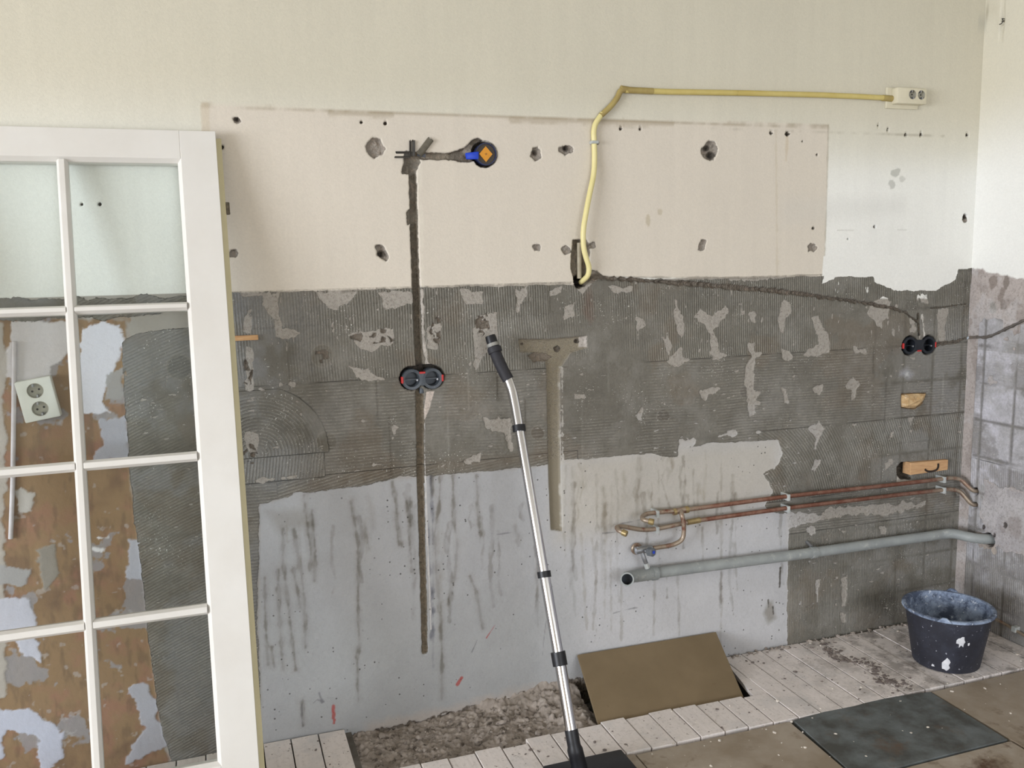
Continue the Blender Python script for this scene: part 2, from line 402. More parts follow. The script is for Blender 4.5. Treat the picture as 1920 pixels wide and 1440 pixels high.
drips = [zo(p, 430, 860, 2.483) for p in (
    [(250, 330), (250, 480), (270, 640), (285, 780), (310, 980)], [(300, 330), (330, 500), (350, 650), (355, 880)], [(345, 170), (365, 330), (380, 430), (375, 520)],
    [(385, 240), (400, 430), (395, 570)], [(165, 560), (165, 700), (180, 960)], [(225, 520), (235, 760), (250, 980)], [(570, 200), (600, 400), (600, 700), (605, 850), (595, 950), (600, 1130)],
    [(630, 310), (650, 420)], [(760, 110), (790, 330), (805, 410)], [(830, 200), (850, 520)], [(945, 80), (945, 170)], [(985, 80), (975, 240), (955, 350), (965, 560), (980, 700), (990, 880), (990, 1120)],
    [(1040, 80), (1045, 280), (1060, 400), (1050, 560), (1020, 680)], [(1150, 80), (1160, 280), (1170, 370)], [(300, 520), (330, 690)], [(195, 880), (210, 970)], [(1120, 550), (1150, 620), (1180, 790)],
    [(770, 250), (790, 400)], [(340, 1130), (345, 1240)])]
for p in drips:
    w, d = G.line(WP(p), [0.0045]+[0.0040]*(len(p)-2)+[0.0030]); G.mul(w, d, (0.58, 0.56, 0.52), 0.006, 0.75, brk=0.65)
    w, d = G.line(WP(p), 0.010); G.mul(w, d, (0.90, 0.89, 0.87), 0.016, 0.8)
for P in ([(500, 960), (560, 955), (590, 985), (520, 995)], [(700, 990), (690, 930), (700, 960)]):
    w, d = G.poly(WP(P)); G.mul(w, d, (0.82, 0.80, 0.76), 0.03)
for k in range(62):
    x = random.choice((random.uniform(1060, 1465), random.uniform(1060, 1300), random.uniform(500, 1020))); y0 = random.uniform(862, 960); ln = random.choice((40, 90, 160, 260))*random.uniform(0.6, 1.2)
    y0 -= (x-1000)*0.06 if x > 1050 else -40; y1 = min(y0+ln, 1185)
    p = [(x+random.uniform(-4, 4)+0.006*j*(y1-y0)/4, y0+(y1-y0)*j/4) for j in range(5)]; s_ = random.uniform(0.68, 0.90)
    w, d = G.line(WP(p), [0.005, 0.0042, 0.004, 0.0035, 0.002] if random.random() < 0.65 else [0.009, 0.009, 0.007, 0.006, 0.003]); G.mul(w, d, (s_, s_*0.98, s_*0.94), random.choice((0.005, 0.012)), 0.9, brk=0.6)
for p, s_ in (([(1317, 990), (1318, 1050)], 0.72), ([(1352, 870), (1353, 1140), (1350, 1210)], 0.75), ([(1270, 1060), (1274, 1190)], 0.7), ([(1250, 1070), (1251, 1120)], 0.6), ([(1352, 1075), (1350, 1140)], 0.6),
              ([(1110, 1010), (1118, 1080), (1112, 1180)], 0.75), ([(1090, 1000), (1100, 1180)], 0.82), ([(1165, 1090), (1165, 1200)], 0.75), ([(1228, 1080), (1225, 1190)], 0.7), ([(1240, 900), (1258, 960)], 0.72)):
    w, d = G.line(WP(p), 0.0045); G.mul(w, d, (s_, s_*0.97, s_*0.92), 0.006, 0.7, brk=0.5)
for p in ([(806, 870), (812, 1000), (812, 1090), (812, 1250)], [(803, 980), (808, 1100), (808, 1200)]):
    w, d = G.line(WP(p), 0.0028); G.mul(w, d, (0.50, 0.51, 0.56), 0.006, 0.8, brk=0.6)
w, d = G.poly(WP([(1441, 1128), (1448, 1128), (1455, 1160), (1440, 1170), (1430, 1150)])); G.paint(w, d, (120, 112, 95), 0.02, 0.6)
for p in ([(1440, 1125), (1441, 1138)], [(1449, 1138), (1450, 1152)], [(1463, 1065), (1462, 1100)]):
    w, d = G.line(WP(p), 0.0035); G.paint(w, d, (64, 58, 48), 0.003, 0.9)
# marks left on the wall: red marker, pencil
for p, r in (([(625, 1324), (625, 1334)], 0.005), ([(626, 1338), (625, 1346)], 0.005), ([(627, 1350), (626, 1356)], 0.004), ([(865, 1271), (858, 1283)], 0.0065), ([(931, 1168), (912, 1196)], 0.0012)):
    w, d = G.line(WP(p), r); G.paint(w, d, (168, 72, 66), 0.002, 0.85, 0.3)
for p in ([(598, 1299), (602, 1310), (607, 1316)], [(588, 1318), (594, 1312), (600, 1313), (604, 1318)], [(566, 1320), (566, 1350), (568, 1362)], [(1150, 985), (1200, 975)], [(918, 1005), (960, 998)], [(1130, 1000), (1176, 996)],
          [(1150, 1150), (1170, 1144), (1196, 1139)], [(885, 1222), (895, 1200)], [(1024, 1165), (1020, 1195), (1017, 1232)]):
    w, d = G.line(WP(p), 0.0016); G.paint(w, d, (92, 92, 96), 0.0025, 0.6, 0.3)
# brown plaster with white and grey remnants, seen through the leaning door
brown = WP([(-700, 600), (-60, 598), (238, 598), (234, 740), (238, 800), (244, 900), (258, 1000), (268, 1100), (277, 1180), (290, 1290), (300, 1360), (318, 1440), (300, 1560), (-700, 1700)])
w, d = G.poly(brown); G.paint(w, d, (143, 116, 86), 0.006, 1.0, 0.8)
m = d < 0.01; bw = np.where(m)
nb = vnoise(U[w], V[w], 7, 201, 4); nb2 = vnoise(U[w], V[w], 16, 202, 3); sub = G.col[w]
for msk, c in ((smooth01((nb-0.46)/0.22)*0.75, (112, 87, 68)), (smooth01((nb2-0.52)/0.22)*0.6, (152, 108, 90)), (smooth01((vnoise(U[w], V[w], 10, 203, 4)-0.48)/0.2)*0.6, (142, 115, 84)),
               (smooth01((vnoise(U[w], V[w], (60, 18), 208, 4)-0.5)/0.25)*0.45, (104, 84, 66)), (smooth01((vnoise(U[w], V[w], 9, 204, 5)-0.63)/0.03)*0.7, (150, 150, 154)), (smooth01((vnoise(U[w], V[w], 40, 209, 3)-0.72)/0.06)*0.4, (184, 180, 176))):
    sub += (lin(c)-sub)*(msk*m)[..., None]
for P, c in (([(150, 612), (200, 606), (228, 604), (236, 640), (226, 665), (206, 702), (190, 752), (206, 772), (150, 778)], (218, 217, 224)),
             ([(20, 602), (128, 604), (124, 668), (96, 690), (95, 715), (40, 727), (4, 700)], (206, 200, 198)), ([(-60, 600), (12, 602), (8, 900), (12, 1300), (-60, 1350)], (176, 168, 158)),
             ([(190, 790), (238, 782), (246, 862), (176, 864), (196, 830)], (170, 170, 178)), ([(205, 706), (232, 690), (225, 752), (196, 752)], (158, 155, 152)),
             ([(-10, 1120), (56, 1124), (70, 1180), (76, 1240), (44, 1232), (25, 1192), (-10, 1182)], (196, 196, 206)), ([(-10, 1326), (50, 1330), (124, 1370), (120, 1420), (82, 1442), (70, 1390), (52, 1368), (12, 1368), (4, 1420), (-10, 1400)], (192, 194, 208)),
             ([(238, 1290), (270, 1284), (296, 1320), (292, 1348), (332, 1368), (312, 1402), (236, 1432), (270, 1362)], (176, 176, 184)), ([(250, 910), (290, 914), (276, 940), (252, 936)], (176, 176, 182)),
             ([(240, 1010), (278, 1012), (268, 1090), (240, 1080)], (176, 176, 184)), ([(-10, 1058), (56, 1070), (50, 1096), (-10, 1098)], (160, 158, 156)), ([(30, 920), (66, 925), (60, 960), (36, 955)], (186, 180, 172)),
             ([(66, 1030), (104, 1020), (108, 1080), (84, 1108)], (140, 134, 124)), ([(175, 1008), (208, 1004), (206, 1012)], (226, 224, 224)), ([(176, 1028), (206, 1026), (190, 1036)], (226, 224, 224))):
    w, d = G.poly(WP(P)); G.paint(w, d, c, 0.004, 0.95, 1.6); G.h[w] = np.maximum(G.h[w], 0.002*np.clip(0.5-(d+G.wob[w]*1.6)/0.006, 0, 1))
w, d = G.poly(brown); G.ph[w] = np.where(d < 0, (U[w]*0.35+V[w])*75+3*vnoise(U[w], V[w], 4, 205, 2), 0)
# --- tile adhesive coverage
adhP = [(228, 640), (262, 622), (352, 614), (362, 556), (440, 549), (520, 546), (640, 546), (770, 541), (900, 538), (1075, 534), (1092, 552), (1112, 530), (1128, 522), (1300, 525), (1400, 522), (1545, 517), (1542, 531), (1556, 524), (1570, 520),
        (1637, 518), (1640, 528), (1660, 537), (1675, 544), (1724, 545), (1754, 544), (1777, 533), (1791, 524), (1796, 505), (1826, 503), (1990, 500), (1990, 1330), (1476, 1222), (1476, 1100), (1480, 990), (1500, 984), (1470, 962), (1440, 958), (1434, 948), (1449, 922), (1442, 906), (1431, 888),
        (1433, 888), (1462, 868), (1466, 850), (1459, 824), (1400, 828), (1324, 831), (1313, 836), (1277, 842), (1269, 858), (1222, 850), (1186, 853), (1130, 858), (1058, 862), (1024, 872), (960, 878), (817, 890), (780, 894), (752, 892), (712, 904), (672, 912), (591, 922), (551, 924), (539, 932), (486, 945),
        (484, 1060), (482, 1180), (487, 1250), (489, 1320), (480, 1345), (470, 1460), (325, 1440), (300, 1352), (290, 1282), (277, 1180), (268, 1100), (256, 1000), (244, 900), (238, 800), (234, 740)]
w, d = G.poly(WP(adhP)); G.add_adh(w, d, 0.6)
w, d = G.poly(WP([(-700, 572), (-40, 562), (130, 558), (360, 556), (360, 574), (230, 600), (120, 596), (-40, 606), (-700, 620)])); G.add_adh(w, d, 1.3)
chips = []
chips.append([(1466, 962), (1500, 960), (1539, 965), (1548, 951), (1653, 945), (1688, 945), (1690, 936), (1719, 945), (1738, 934), (1736, 947), (1703, 956), (1662, 967), (1605, 965), (1561, 973), (1500, 984), (1470, 996)])
for ox, oy, sc, L in ((430, 520, 3.6, ([(580, 100), (860, 90), (840, 140), (760, 190), (720, 230), (660, 210), (600, 140)], [(1000, 100), (1235, 95), (1240, 170), (1120, 220), (1060, 210), (1020, 140)], [(215, 110), (340, 100), (340, 280), (300, 285), (230, 220)],
        [(295, 285), (345, 290), (350, 350), (430, 345), (480, 380), (400, 415), (300, 415)], [(1560, 80), (1720, 90), (1700, 170), (1600, 180)], [(100, 210), (150, 210), (150, 380), (90, 370)], [(110, 460), (160, 470), (175, 760), (100, 770), (110, 600)],
        [(320, 710), (440, 700), (445, 735), (330, 745)], [(1100, 980), (1160, 1010), (1110, 1080)], [(100, 1030), (200, 1060), (190, 1200), (120, 1180)], [(1730, 960), (1900, 940), (1900, 1180), (1870, 1150), (1860, 1010)],
        [(1660, 260), (1800, 240), (1810, 400), (1700, 560), (1660, 640), (1640, 400)], [(170, 1360), (470, 1330), (470, 1355), (180, 1390)], [(20, 98), (340, 95), (330, 128), (20, 135)], [(1540, 1240), (1690, 1190), (1680, 1240), (1560, 1260)], [(1330, 330), (1430, 300), (1420, 500), (1340, 480)],
        [(790, 380), (1110, 340), (1100, 440), (960, 500), (860, 470)], [(800, 600), (860, 600), (1050, 690), (880, 700)])),
      (880, 500, 3.6, ([(520, 150), (625, 130), (630, 180), (540, 205)], [(310, 150), (375, 150), (380, 200), (330, 320), (300, 310)], [(930, 130), (1110, 130), (1090, 170), (1000, 190)], [(1385, 220), (1410, 220), (1415, 320), (1445, 340), (1450, 430), (1435, 480), (1380, 380)],
        [(1515, 340), (1560, 270), (1640, 340), (1730, 260), (1750, 300), (1700, 380), (1650, 430), (1690, 580), (1750, 600), (1640, 630), (1630, 450), (1590, 400)], [(1295, 480), (1340, 475), (1365, 540), (1345, 585), (1320, 540)], [(1330, 640), (1440, 530), (1450, 600), (1490, 630), (1410, 690)],
        [(1125, 340), (1170, 345), (1190, 400), (1150, 420), (1140, 490), (1130, 480)], [(1560, 840), (1640, 795), (1685, 830), (1620, 870), (1600, 900), (1565, 895)], [(1660, 1150), (1740, 1110), (1810, 1105), (1810, 1140)], [(1410, 1160), (1560, 1160), (1470, 1230), (1410, 1290)],
        [(710, 860), (770, 870), (770, 890), (710, 895)], [(90, 1020), (290, 1050), (290, 1250), (250, 1230), (240, 1120), (110, 1080)], [(640, 270), (710, 240), (720, 330), (640, 360)], [(1110, 1000), (1165, 955), (1165, 1040), (1135, 1045)])),
      (1360, 480, 3.4286, ([(150, 560), (185, 560), (190, 610), (245, 620), (190, 660), (180, 740), (190, 870), (240, 870), (200, 900), (195, 930), (240, 935), (190, 960), (190, 1025), (150, 1025), (120, 830), (135, 700), (160, 650)], [(370, 280), (420, 290), (415, 370), (380, 400), (370, 500), (335, 420)],
        [(560, 400), (600, 380), (640, 480), (680, 560), (670, 620), (590, 650), (490, 640), (520, 600), (600, 570)], [(920, 320), (1000, 260), (1070, 290), (1050, 400), (1010, 430), (1020, 480), (1000, 480), (920, 370)], [(150, 360), (200, 360), (190, 430), (150, 410)],
        [(750, 840), (820, 785), (865, 830), (840, 860), (830, 920), (805, 930), (815, 860)], [(560, 850), (630, 820), (620, 900), (590, 905)], [(360, 850), (385, 860), (405, 940), (375, 945)], [(520, 1110), (600, 1060), (630, 1110), (600, 1180), (580, 1245), (565, 1240), (570, 1160)],
        [(800, 1080), (850, 1070), (830, 1110)], [(1050, 1130), (1090, 1110), (1080, 1170), (1045, 1190)], [(1170, 1040), (1210, 1035), (1190, 1100)], [(1050, 1310), (1110, 1310), (1030, 1370)], [(580, 1310), (605, 1310), (600, 1350), (555, 1375)], [(1360, 340), (1430, 340), (1410, 540), (1370, 560)],
        [(820, 580), (900, 600), (910, 630), (830, 630)], [(350, 580), (400, 610), (440, 650), (390, 680), (360, 660)], [(1250, 240), (1300, 240), (1300, 300), (1255, 300)], [(1190, 400), (1225, 400), (1225, 500), (1185, 500)], [(0, 1120), (70, 1120), (85, 1150), (10, 1170)], [(150, 1120), (230, 1130), (160, 1155)],
        [(0, 140), (380, 125), (400, 150), (0, 165)])),
      (1500, 840, 4.571, ([(100, 180), (170, 100), (160, 150), (120, 190)], [(720, 130), (800, 90), (770, 160), (730, 190)], [(30, 680), (120, 660), (150, 730), (90, 770), (50, 720)], [(330, 690), (395, 700), (380, 740), (330, 730)], [(680, 680), (745, 670), (730, 745), (690, 740)],
        [(340, 1120), (395, 1090), (390, 1350), (350, 1350)], [(130, 1120), (175, 1120), (150, 1330), (130, 1330)], [(340, 1420), (400, 1400), (395, 1500), (350, 1510)]))):
    for P in L: chips.append(zo(P, ox, oy, sc))
for P in chips:
    w, d = G.poly(WP(P)); G.chip(w, d, 0.8)
inA = G.sA < 0
G.grit[:] = np.where((V < Z_WAIST-0.002) & (U > -0.02), 1.0, 0.0)
w, d = G.poly(WP([(1544, 480), (1540, 534), (1556, 530), (1600, 530), (1640, 538), (1675, 552), (1754, 552), (1777, 542), (1791, 534), (1798, 512), (1840, 503), (1840, 480)])); G.paint(w, d, (236, 235, 229), 0.003, 1, 0); G.grit[w] *= np.clip(d/0.004+0.5, 0, 1)
w, d = G.poly(lowz); G.grit[w] *= np.clip(d/0.02, 0.10, 1)
# small scattered losses of adhesive, streaky in the upper band
nv = vnoise(U, V, (90, 30), 301, 3); nh = vnoise(U, V, (35, 90), 302, 3)
band1 = smooth01((V-Z_ROW)/0.01); big = vnoise(U, V, 4.5, 303, 2)
G.sA = np.maximum(G.sA, (band1*nv+(1-band1)*nh-0.86+0.12*big)*0.06)
G.col[(V < Z_WAIST) & (V > 0.8)] *= 1.0
# --- adhesive colour: tile footprints, darker joints, round plugs
xj = W(1131, 750)[0]
fx = np.abs(((U-xj)/0.1475+0.5) % 1-0.5)*0.1475; fz = np.abs(((V-Z_ROW)/0.1475+0.5) % 1-0.5)*0.1475
joint = np.maximum(np.clip(1-fx/0.010, 0, 1), np.clip(1-fz/0.009, 0, 1))
right = smooth01((U-2.35)/0.45)
tl = np.random.default_rng(5).random((64, 64))[(np.floor((U-xj)/0.1475).astype(int)) % 64, (np.floor((V-Z_ROW)/0.1475).astype(int)) % 64]
pale = smooth01((V*-1+1.12)/0.3)*smooth01((U-1.9)/0.3)
A = G.adh
A *= (1+0.12*(tl-0.5)+0.34*(n_lo-0.5)+0.26*(n_md-0.5))[..., None]
A += (lin((122, 106, 88))-A)*(0.30*smooth01((vnoise(U, V, 6, 311, 4)-0.56)/0.12))[..., None]
A += (lin((140, 140, 140))-A)*(0.55*smooth01((0.45-U)/0.35)*smooth01((vnoise(U, V, 9, 312, 4)-0.40)/0.2))[..., None]
A += (lin((150, 149, 147))-A)*(right*0.55*(0.6+0.6*tl)*smooth01((n_md-0.3)/0.25)*(1-0.9*np.clip(1.25*joint, 0, 1))*smooth01((1.35-V)/0.2))[..., None]
A += (lin((136, 134, 128))-A)*(pale*0.35*smooth01((n_md-0.42)/0.2))[..., None]
A *= (1-(0.06+0.22*right)*joint)[..., None]
wmask = smooth01((V-1.30)/0.1)*smooth01((U-0.4)/0.3); A *= (1-0.13*wmask)[..., None]
A *= (1-0.12*smooth01((0.95-V)/0.1)*smooth01((1.0-U)/0.5))[..., None]
for px, py, r, c in ((604, 667, 21, (98, 91, 78)), (612, 828, 19, (92, 86, 74)), (336, 688, 23, (98, 98, 94)), (1243, 780, 12, (94, 88, 80)), (1397, 735, 11, (104, 98, 92)), (1008, 812, 13, (96, 86, 74))):
    w, d = G.poly(blob(px, py, r, r, 24, 0.02)); G.paint(w, d, c, 0.003, 0.75, 0.1, 'adh')
    ring = np.abs(d)-0.0016; G.paint(w, ring, (142, 138, 128), 0.002, 0.6, 0.2, 'adh')
w, d = G.line(WP([(590, 905), (800, 875), (1020, 858), (1100, 850)]), 0.02); G.paint(w, d, (116, 100, 82), 0.03, 0.35, 1.0, 'adh')
w, d = G.poly(blob(1105, 575, 12, 30)); G.paint(w, d, (112, 88, 76), 0.02, 0.5, 1, 'adh')
w, d = G.poly(blob(450, 560, 12, 40)); G.paint(w, d, (140, 140, 140), 0.05, 0.6, 1, 'adh')
w, d = G.poly(blob(500, 880, 60, 60)); G.paint(w, d, (128, 128, 126), 0.12, 0.5, 1, 'adh')
w, d = G.poly(blob(1640, 1125, 46, 22)); G.paint(w, d, (86, 83, 74), 0.06, 0.8, 1, 'adh')
# --- comb direction
wv = (vnoise(U, V, 5, 401, 2)-0.5)
PV = (U+0.04*(V-1.3)+0.012*wv)/0.0090; PH = (V+0.018*U+0.015*wv)/0.0108
G.ph = np.where(inA | (G.ph == 0), np.where(V > Z_ROW, PV, PH), G.ph)
G.amp = 0.75*smooth01((vnoise(U, V, 5, 402, 3)-0.25)/0.25)
cx, cz = W(486, 852); rr = np.hypot(U-cx, V-cz); fan = (rr < 0.215) & (V < Z_ROW-0.01) & (U > -0.2) & (V > cz-0.01)
fan2 = (np.abs(U-cx) < 0.2) & (V <= cz-0.01) & (V > cz-0.09) & (U > -0.02)
G.ph = np.where(fan, rr/0.0105, G.ph); G.amp = np.where(fan, 0.85*smooth01((0.215-rr)/0.05), G.amp)
G.ph = np.where(fan2, (U-0.15*(V-cz))/0.0098, G.ph); G.amp = np.where(fan2, 0.7, G.amp)
c2x, c2z = W(700, 1150); r2 = np.hypot(U-c2x, V-c2z); low = (V < Z_ROW-0.30) & (U > cx+0.05) & (U < 1.2) & ~fan & ~fan2 & (V > 0.75)
G.ph = np.where(low, (V-0.22*(U-cx)**1.0*np.where(U < 0.75, 1, 0.6))/0.0105, G.ph)
c3x, c3z = W(1330, 1010); r3 = np.hypot(U-c3x, V-c3z); reg = (V < 0.885) & (U > W(1420, 880)[0]) & (V > 0.60)
G.ph = np.where(reg, r3/0.0105, G.ph)
reg = (V < 0.46) & (U > 1.5); G.ph = np.where(reg, (U+0.05*V)/0.008, G.ph); G.amp = np.where(reg, 0.45*G.amp, G.amp)
reg = (U < 0.06) & (V < Z_WAIST) & (U > -0.75); G.ph = np.where(reg & inA, (V-0.5*U+0.3*(U+0.3)**2)/0.0098, G.ph); G.amp = np.where(reg, 0.55*G.amp, G.amp)
G.amp *= (1-0.6*joint)*np.where(V > Z_WAIST, 0, 1)
# relief of the adhesive and plaster
mA = np.clip(0.5-G.sA/0.006, 0, 1); G.h += 0.0025*mA+0.0012*(n_md-0.5)*(V < Z_WAIST)
G.h += 0.0012*(n_hi-0.5)*(V < Z_WAIST)
G.h -= 0.004*smooth01((1.6-V)/3)*0
# --- recesses
BR = (96, 88, 76)
t_col = (136, 127, 108)
for P in ([(1024, 655), (1050, 655), (1051, 800), (1052, 900), (1054, 996), (1033, 994), (1029, 900), (1026, 760)], [(972, 636), (1030, 636), (1062, 633), (1100, 630), (1101, 652), (1070, 662), (1052, 690), (1050, 700), (1026, 700), (1022, 676), (1000, 662), (976, 660)]):
    w, d = G.poly(WP(P)); G.paint(w, d, t_col, 0.003, 0.95, 0.2); G.sA[w] = np.maximum(G.sA[w], -(d-0.001)); G.pit[w] *= np.clip(d/0.01, 0, 1)
    G.h[w] = np.minimum(G.h[w], -0.013*smooth01(-d/0.005+0.2))
w, d = G.line(WP([(1054, 690), (1055, 840), (1056, 985)]), 0.005); G.paint(w, d, (196, 192, 184), 0.005, 0.7, 1.0); G.sA[w] = np.maximum(G.sA[w], -(d+0.002+G.wob2[w]))
w, d = G.poly(WP([(1088, 632), (1100, 630), (1100, 650), (1088, 650)])); G.paint(w, d, (188, 180, 172), 0.004)
for px, py, r in ((1084, 640, 5), (1046, 655, 6), (981, 645, 2.5)):
    w, d = G.poly(blob(px, py, r)); G.dig(w, d, 0.022, 0.2)
w, d = G.poly(blob(1012, 670, 20, 9)); G.dig(w, d, 0.012, 1.0, c=(150, 138, 124))
# long vertical cable chase
w, d = G.line(WP([(774, 312), (776, 400), (780, 520), (783, 600), (787, 690)]), 0.0125); G.dig(w, d, 0.022, 0.35, 0.006, 0.4, c=(120, 112, 97))
w, d = G.line(WP([(787, 735), (788, 800), (789, 900), (792, 1020), (795, 1130), (797, 1222)]), [0.0135, 0.0135, 0.012, 0.011, 0.011, 0.010]); G.dig(w, d, 0.017, 0.35, 0.006, 0.4, c=(138, 126, 106))
for P, dp in ((blob(772, 305, 17, 22, 12), 0.018), (blob(763, 318, 11, 6, rot=-0.5), 0.008), ([W(*p) for p in ((770, 340), (776, 340), (776, 372), (769, 368))], 0.008), (blob(769, 405, 7, 16), 0.010), (blob(767, 412, 5, 9), 0.008)):
    w, d = G.poly(P); G.dig(w, d, dp, 0.5, c=(136, 129, 117))
w, d = G.line(WP([(782, 292), (830, 293), (872, 292)]), [0.012, 0.011, 0.011]); G.dig(w, d, 0.016, 0.5, c=(148, 138, 122))
w, d = G.poly(WP([(845, 286), (872, 276), (886, 262), (896, 258), (906, 262), (900, 300), (880, 305), (848, 300)])); G.dig(w, d, 0.016, 0.5, c=(112, 104, 92))
# white plaster edge beside the chase
w, d = G.poly(WP([(799, 734), (815, 733), (806, 765), (796, 788), (794, 770)])); G.sA[w] = np.maximum(G.sA[w], -d); G.paint(w, d, (205, 192, 182), 0.003, 1, 0.4)
w, d = G.line(WP([(796, 790), (797, 880), (801, 1000), (806, 1120), (808, 1180)]), 0.0022); G.sA[w] = np.maximum(G.sA[w], -(d+0.001)); G.paint(w, d, (212, 208, 204), 0.002, 0.9, 0.3)
w, d = G.line(WP([(791, 545), (794, 640), (800, 680), (815, 690)]), 0.004); G.sA[w] = np.maximum(G.sA[w], -(d+G.wob2[w])); G.paint(w, d, (196, 188, 180), 0.003, 0.8, 1.0)
w, d = G.line(WP([(787, 300), (790, 400), (792, 540)]), 0.003); G.paint(w, d, (222, 215, 200), 0.004, 0.5, 1.0)
# round and double-round box cut-outs
BOX1 = [W(772, 709), W(811, 707)]; BOX2 = [W(1706.5, 648), W(1741, 647)]; BOX3 = W(909, 289)
for Bx, r in ((BOX1, 0.040), (BOX2, 0.0405)):
    for p in Bx:
        th = np.linspace(0, 2*np.pi, 28)[:-1]
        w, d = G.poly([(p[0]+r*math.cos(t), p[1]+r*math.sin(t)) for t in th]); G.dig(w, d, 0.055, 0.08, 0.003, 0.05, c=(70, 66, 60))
w, d = G.poly([BOX1[0], BOX1[1], (BOX1[1][0], BOX1[1][1]+0.042), (BOX1[0][0]+0.01, BOX1[0][1]+0.040)]); G.dig(w, d, 0.055, 0.1, 0.003, c=(70, 66, 60))
th = np.linspace(0, 2*np.pi, 28)[:-1]
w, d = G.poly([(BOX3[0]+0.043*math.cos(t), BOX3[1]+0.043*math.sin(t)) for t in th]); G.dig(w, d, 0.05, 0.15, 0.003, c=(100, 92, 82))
# craters where cabinet brackets were torn out
for px, py, rx, ry, dp, rot in ((704, 279, 18, 18, 0.014, 0), (444, 224, 9, 6, 0.008, 0.5), (715, 472, 17, 9, 0.016, 0.75), (1005, 288, 9, 13, 0.012, 0), (1062, 280, 13, 10, 0.010, 0), (1332, 283, 15, 17, 0.018, 0), (1005, 464, 8, 7, 0.009, 0.4),
                                (1317, 459, 6, 12, 0.010, 0.2), (1523, 464, 9, 8, 0.010, 0), (438, 475, 9, 8, 0.010, 0), (1062, 468, 9, 8, 0.008, 0), (1111, 459, 6, 8, 0.008, 0), (1810, 409, 5, 8, 0.016, 0), (880, 280, 7, 10, 0.008, 0)):
    w, d = G.poly(blob(px, py, rx, ry, 11, 0.2, rot=rot)); G.dig(w, d, dp, 0.8, 0.008, 0.6, c=(176, 167, 156))
for px, py, r, dp in ((1336, 290, 4.5, 0.035), (1329, 277, 3, 0.03), (445, 222, 3, 0.02), (716, 476, 4, 0.03), (1810, 405, 4, 0.03), (1004, 286, 2.5, 0.03), (1062, 278, 3, 0.03)):
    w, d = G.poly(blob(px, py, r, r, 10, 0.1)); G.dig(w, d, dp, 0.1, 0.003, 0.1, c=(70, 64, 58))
# drill holes
for px, py, r in ((678, 229, 2.6), (723, 231, 3.4), (1164, 241, 3), (1201, 242, 2.6), (1446, 249, 3.4), (1477, 251, 4.4), (1532, 290, 1.8), (1525, 428, 2.6), (1647, 236, 2), (1665, 242, 2.6), (1699, 252, 3), (1727, 252, 3), (1814, 253, 3.2), (1640, 425, 2.4),
                  (153, 383, 2.6), (187, 383, 3.4), (1121, 268, 2.6), (1590, 448, 1.4), (1505, 265, 1.4), (416, 276, 4)):
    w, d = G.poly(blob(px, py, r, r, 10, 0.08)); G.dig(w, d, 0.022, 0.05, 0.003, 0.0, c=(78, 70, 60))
# opening for the yellow conduit, and the long crooked chase running right from it
w, d = G.poly(WP([(1074, 449), (1100, 449), (1108, 462), (1104, 500), (1112, 515), (1108, 530), (1096, 538), (1078, 534), (1070, 500)])); G.dig(w, d, 0.020, 0.3, 0.005, c=(136, 126, 110))
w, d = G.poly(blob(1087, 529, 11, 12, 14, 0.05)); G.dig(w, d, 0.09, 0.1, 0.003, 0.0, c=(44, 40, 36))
w, d = G.poly(WP([(1104, 505), (1120, 508), (1132, 518), (1112, 530), (1100, 532)])); G.dig(w, d, 0.008, 0.6, c=(150, 142, 130))
w, d = G.line(WP([(1115, 520), (1180, 524), (1250, 529), (1330, 535), (1400, 541), (1470, 547), (1550, 558), (1610, 566), (1670, 577), (1700, 587), (1720, 603)]), [0.006, 0.007, 0.008, 0.009, 0.009, 0.009, 0.0075, 0.006, 0.006, 0.004, 0.003]); G.dig(w, d, 0.013, 0.9, 0.005, 0.7, c=(120, 110, 98))
w, d = G.line(WP([(1722, 590), (1724, 628)]), 0.006); G.dig(w, d, 0.012, 0.5, c=(104, 98, 86))
w, d = G.line(WP([(1729, 590), (1733, 630)]), 0.005); G.sA[w] = np.maximum(G.sA[w], -(d+G.wob2[w])); G.paint(w, d, (206, 202, 194), 0.003, 1, 1.2)
w, d = G.line(WP([(1755, 646), (1790, 641), (1812, 634), (1840, 632)]), [0.009, 0.006, 0.004, 0.004]); G.dig(w, d, 0.007, 0.8, c=(112, 104, 94))
w, d = G.line(WP([(1745, 578), (1775, 575), (1800, 571), (1830, 570)]), 0.0022); G.dig(w, d, 0.004, 0.5, c=(90, 84, 74))
# pitted patches with aggregate showing
for px, py, rx, ry in ((700, 633, 40, 14), (822, 620, 13, 24), (905, 605, 14, 22), (465, 700, 8, 30), (470, 850, 12, 22), (604, 667, 14, 12), (1712, 655, 40, 3)):
    w, d = G.poly(blob(px, py, rx, ry, 12, 0.3)); nn = vnoise(U[w], V[w], 70, 77+px, 2)
    dd = np.maximum(d, (0.52-nn)*0.04); G.dig(w, dd, 0.006, 0.3, 0.004, 0.5, c=(128, 118, 106))
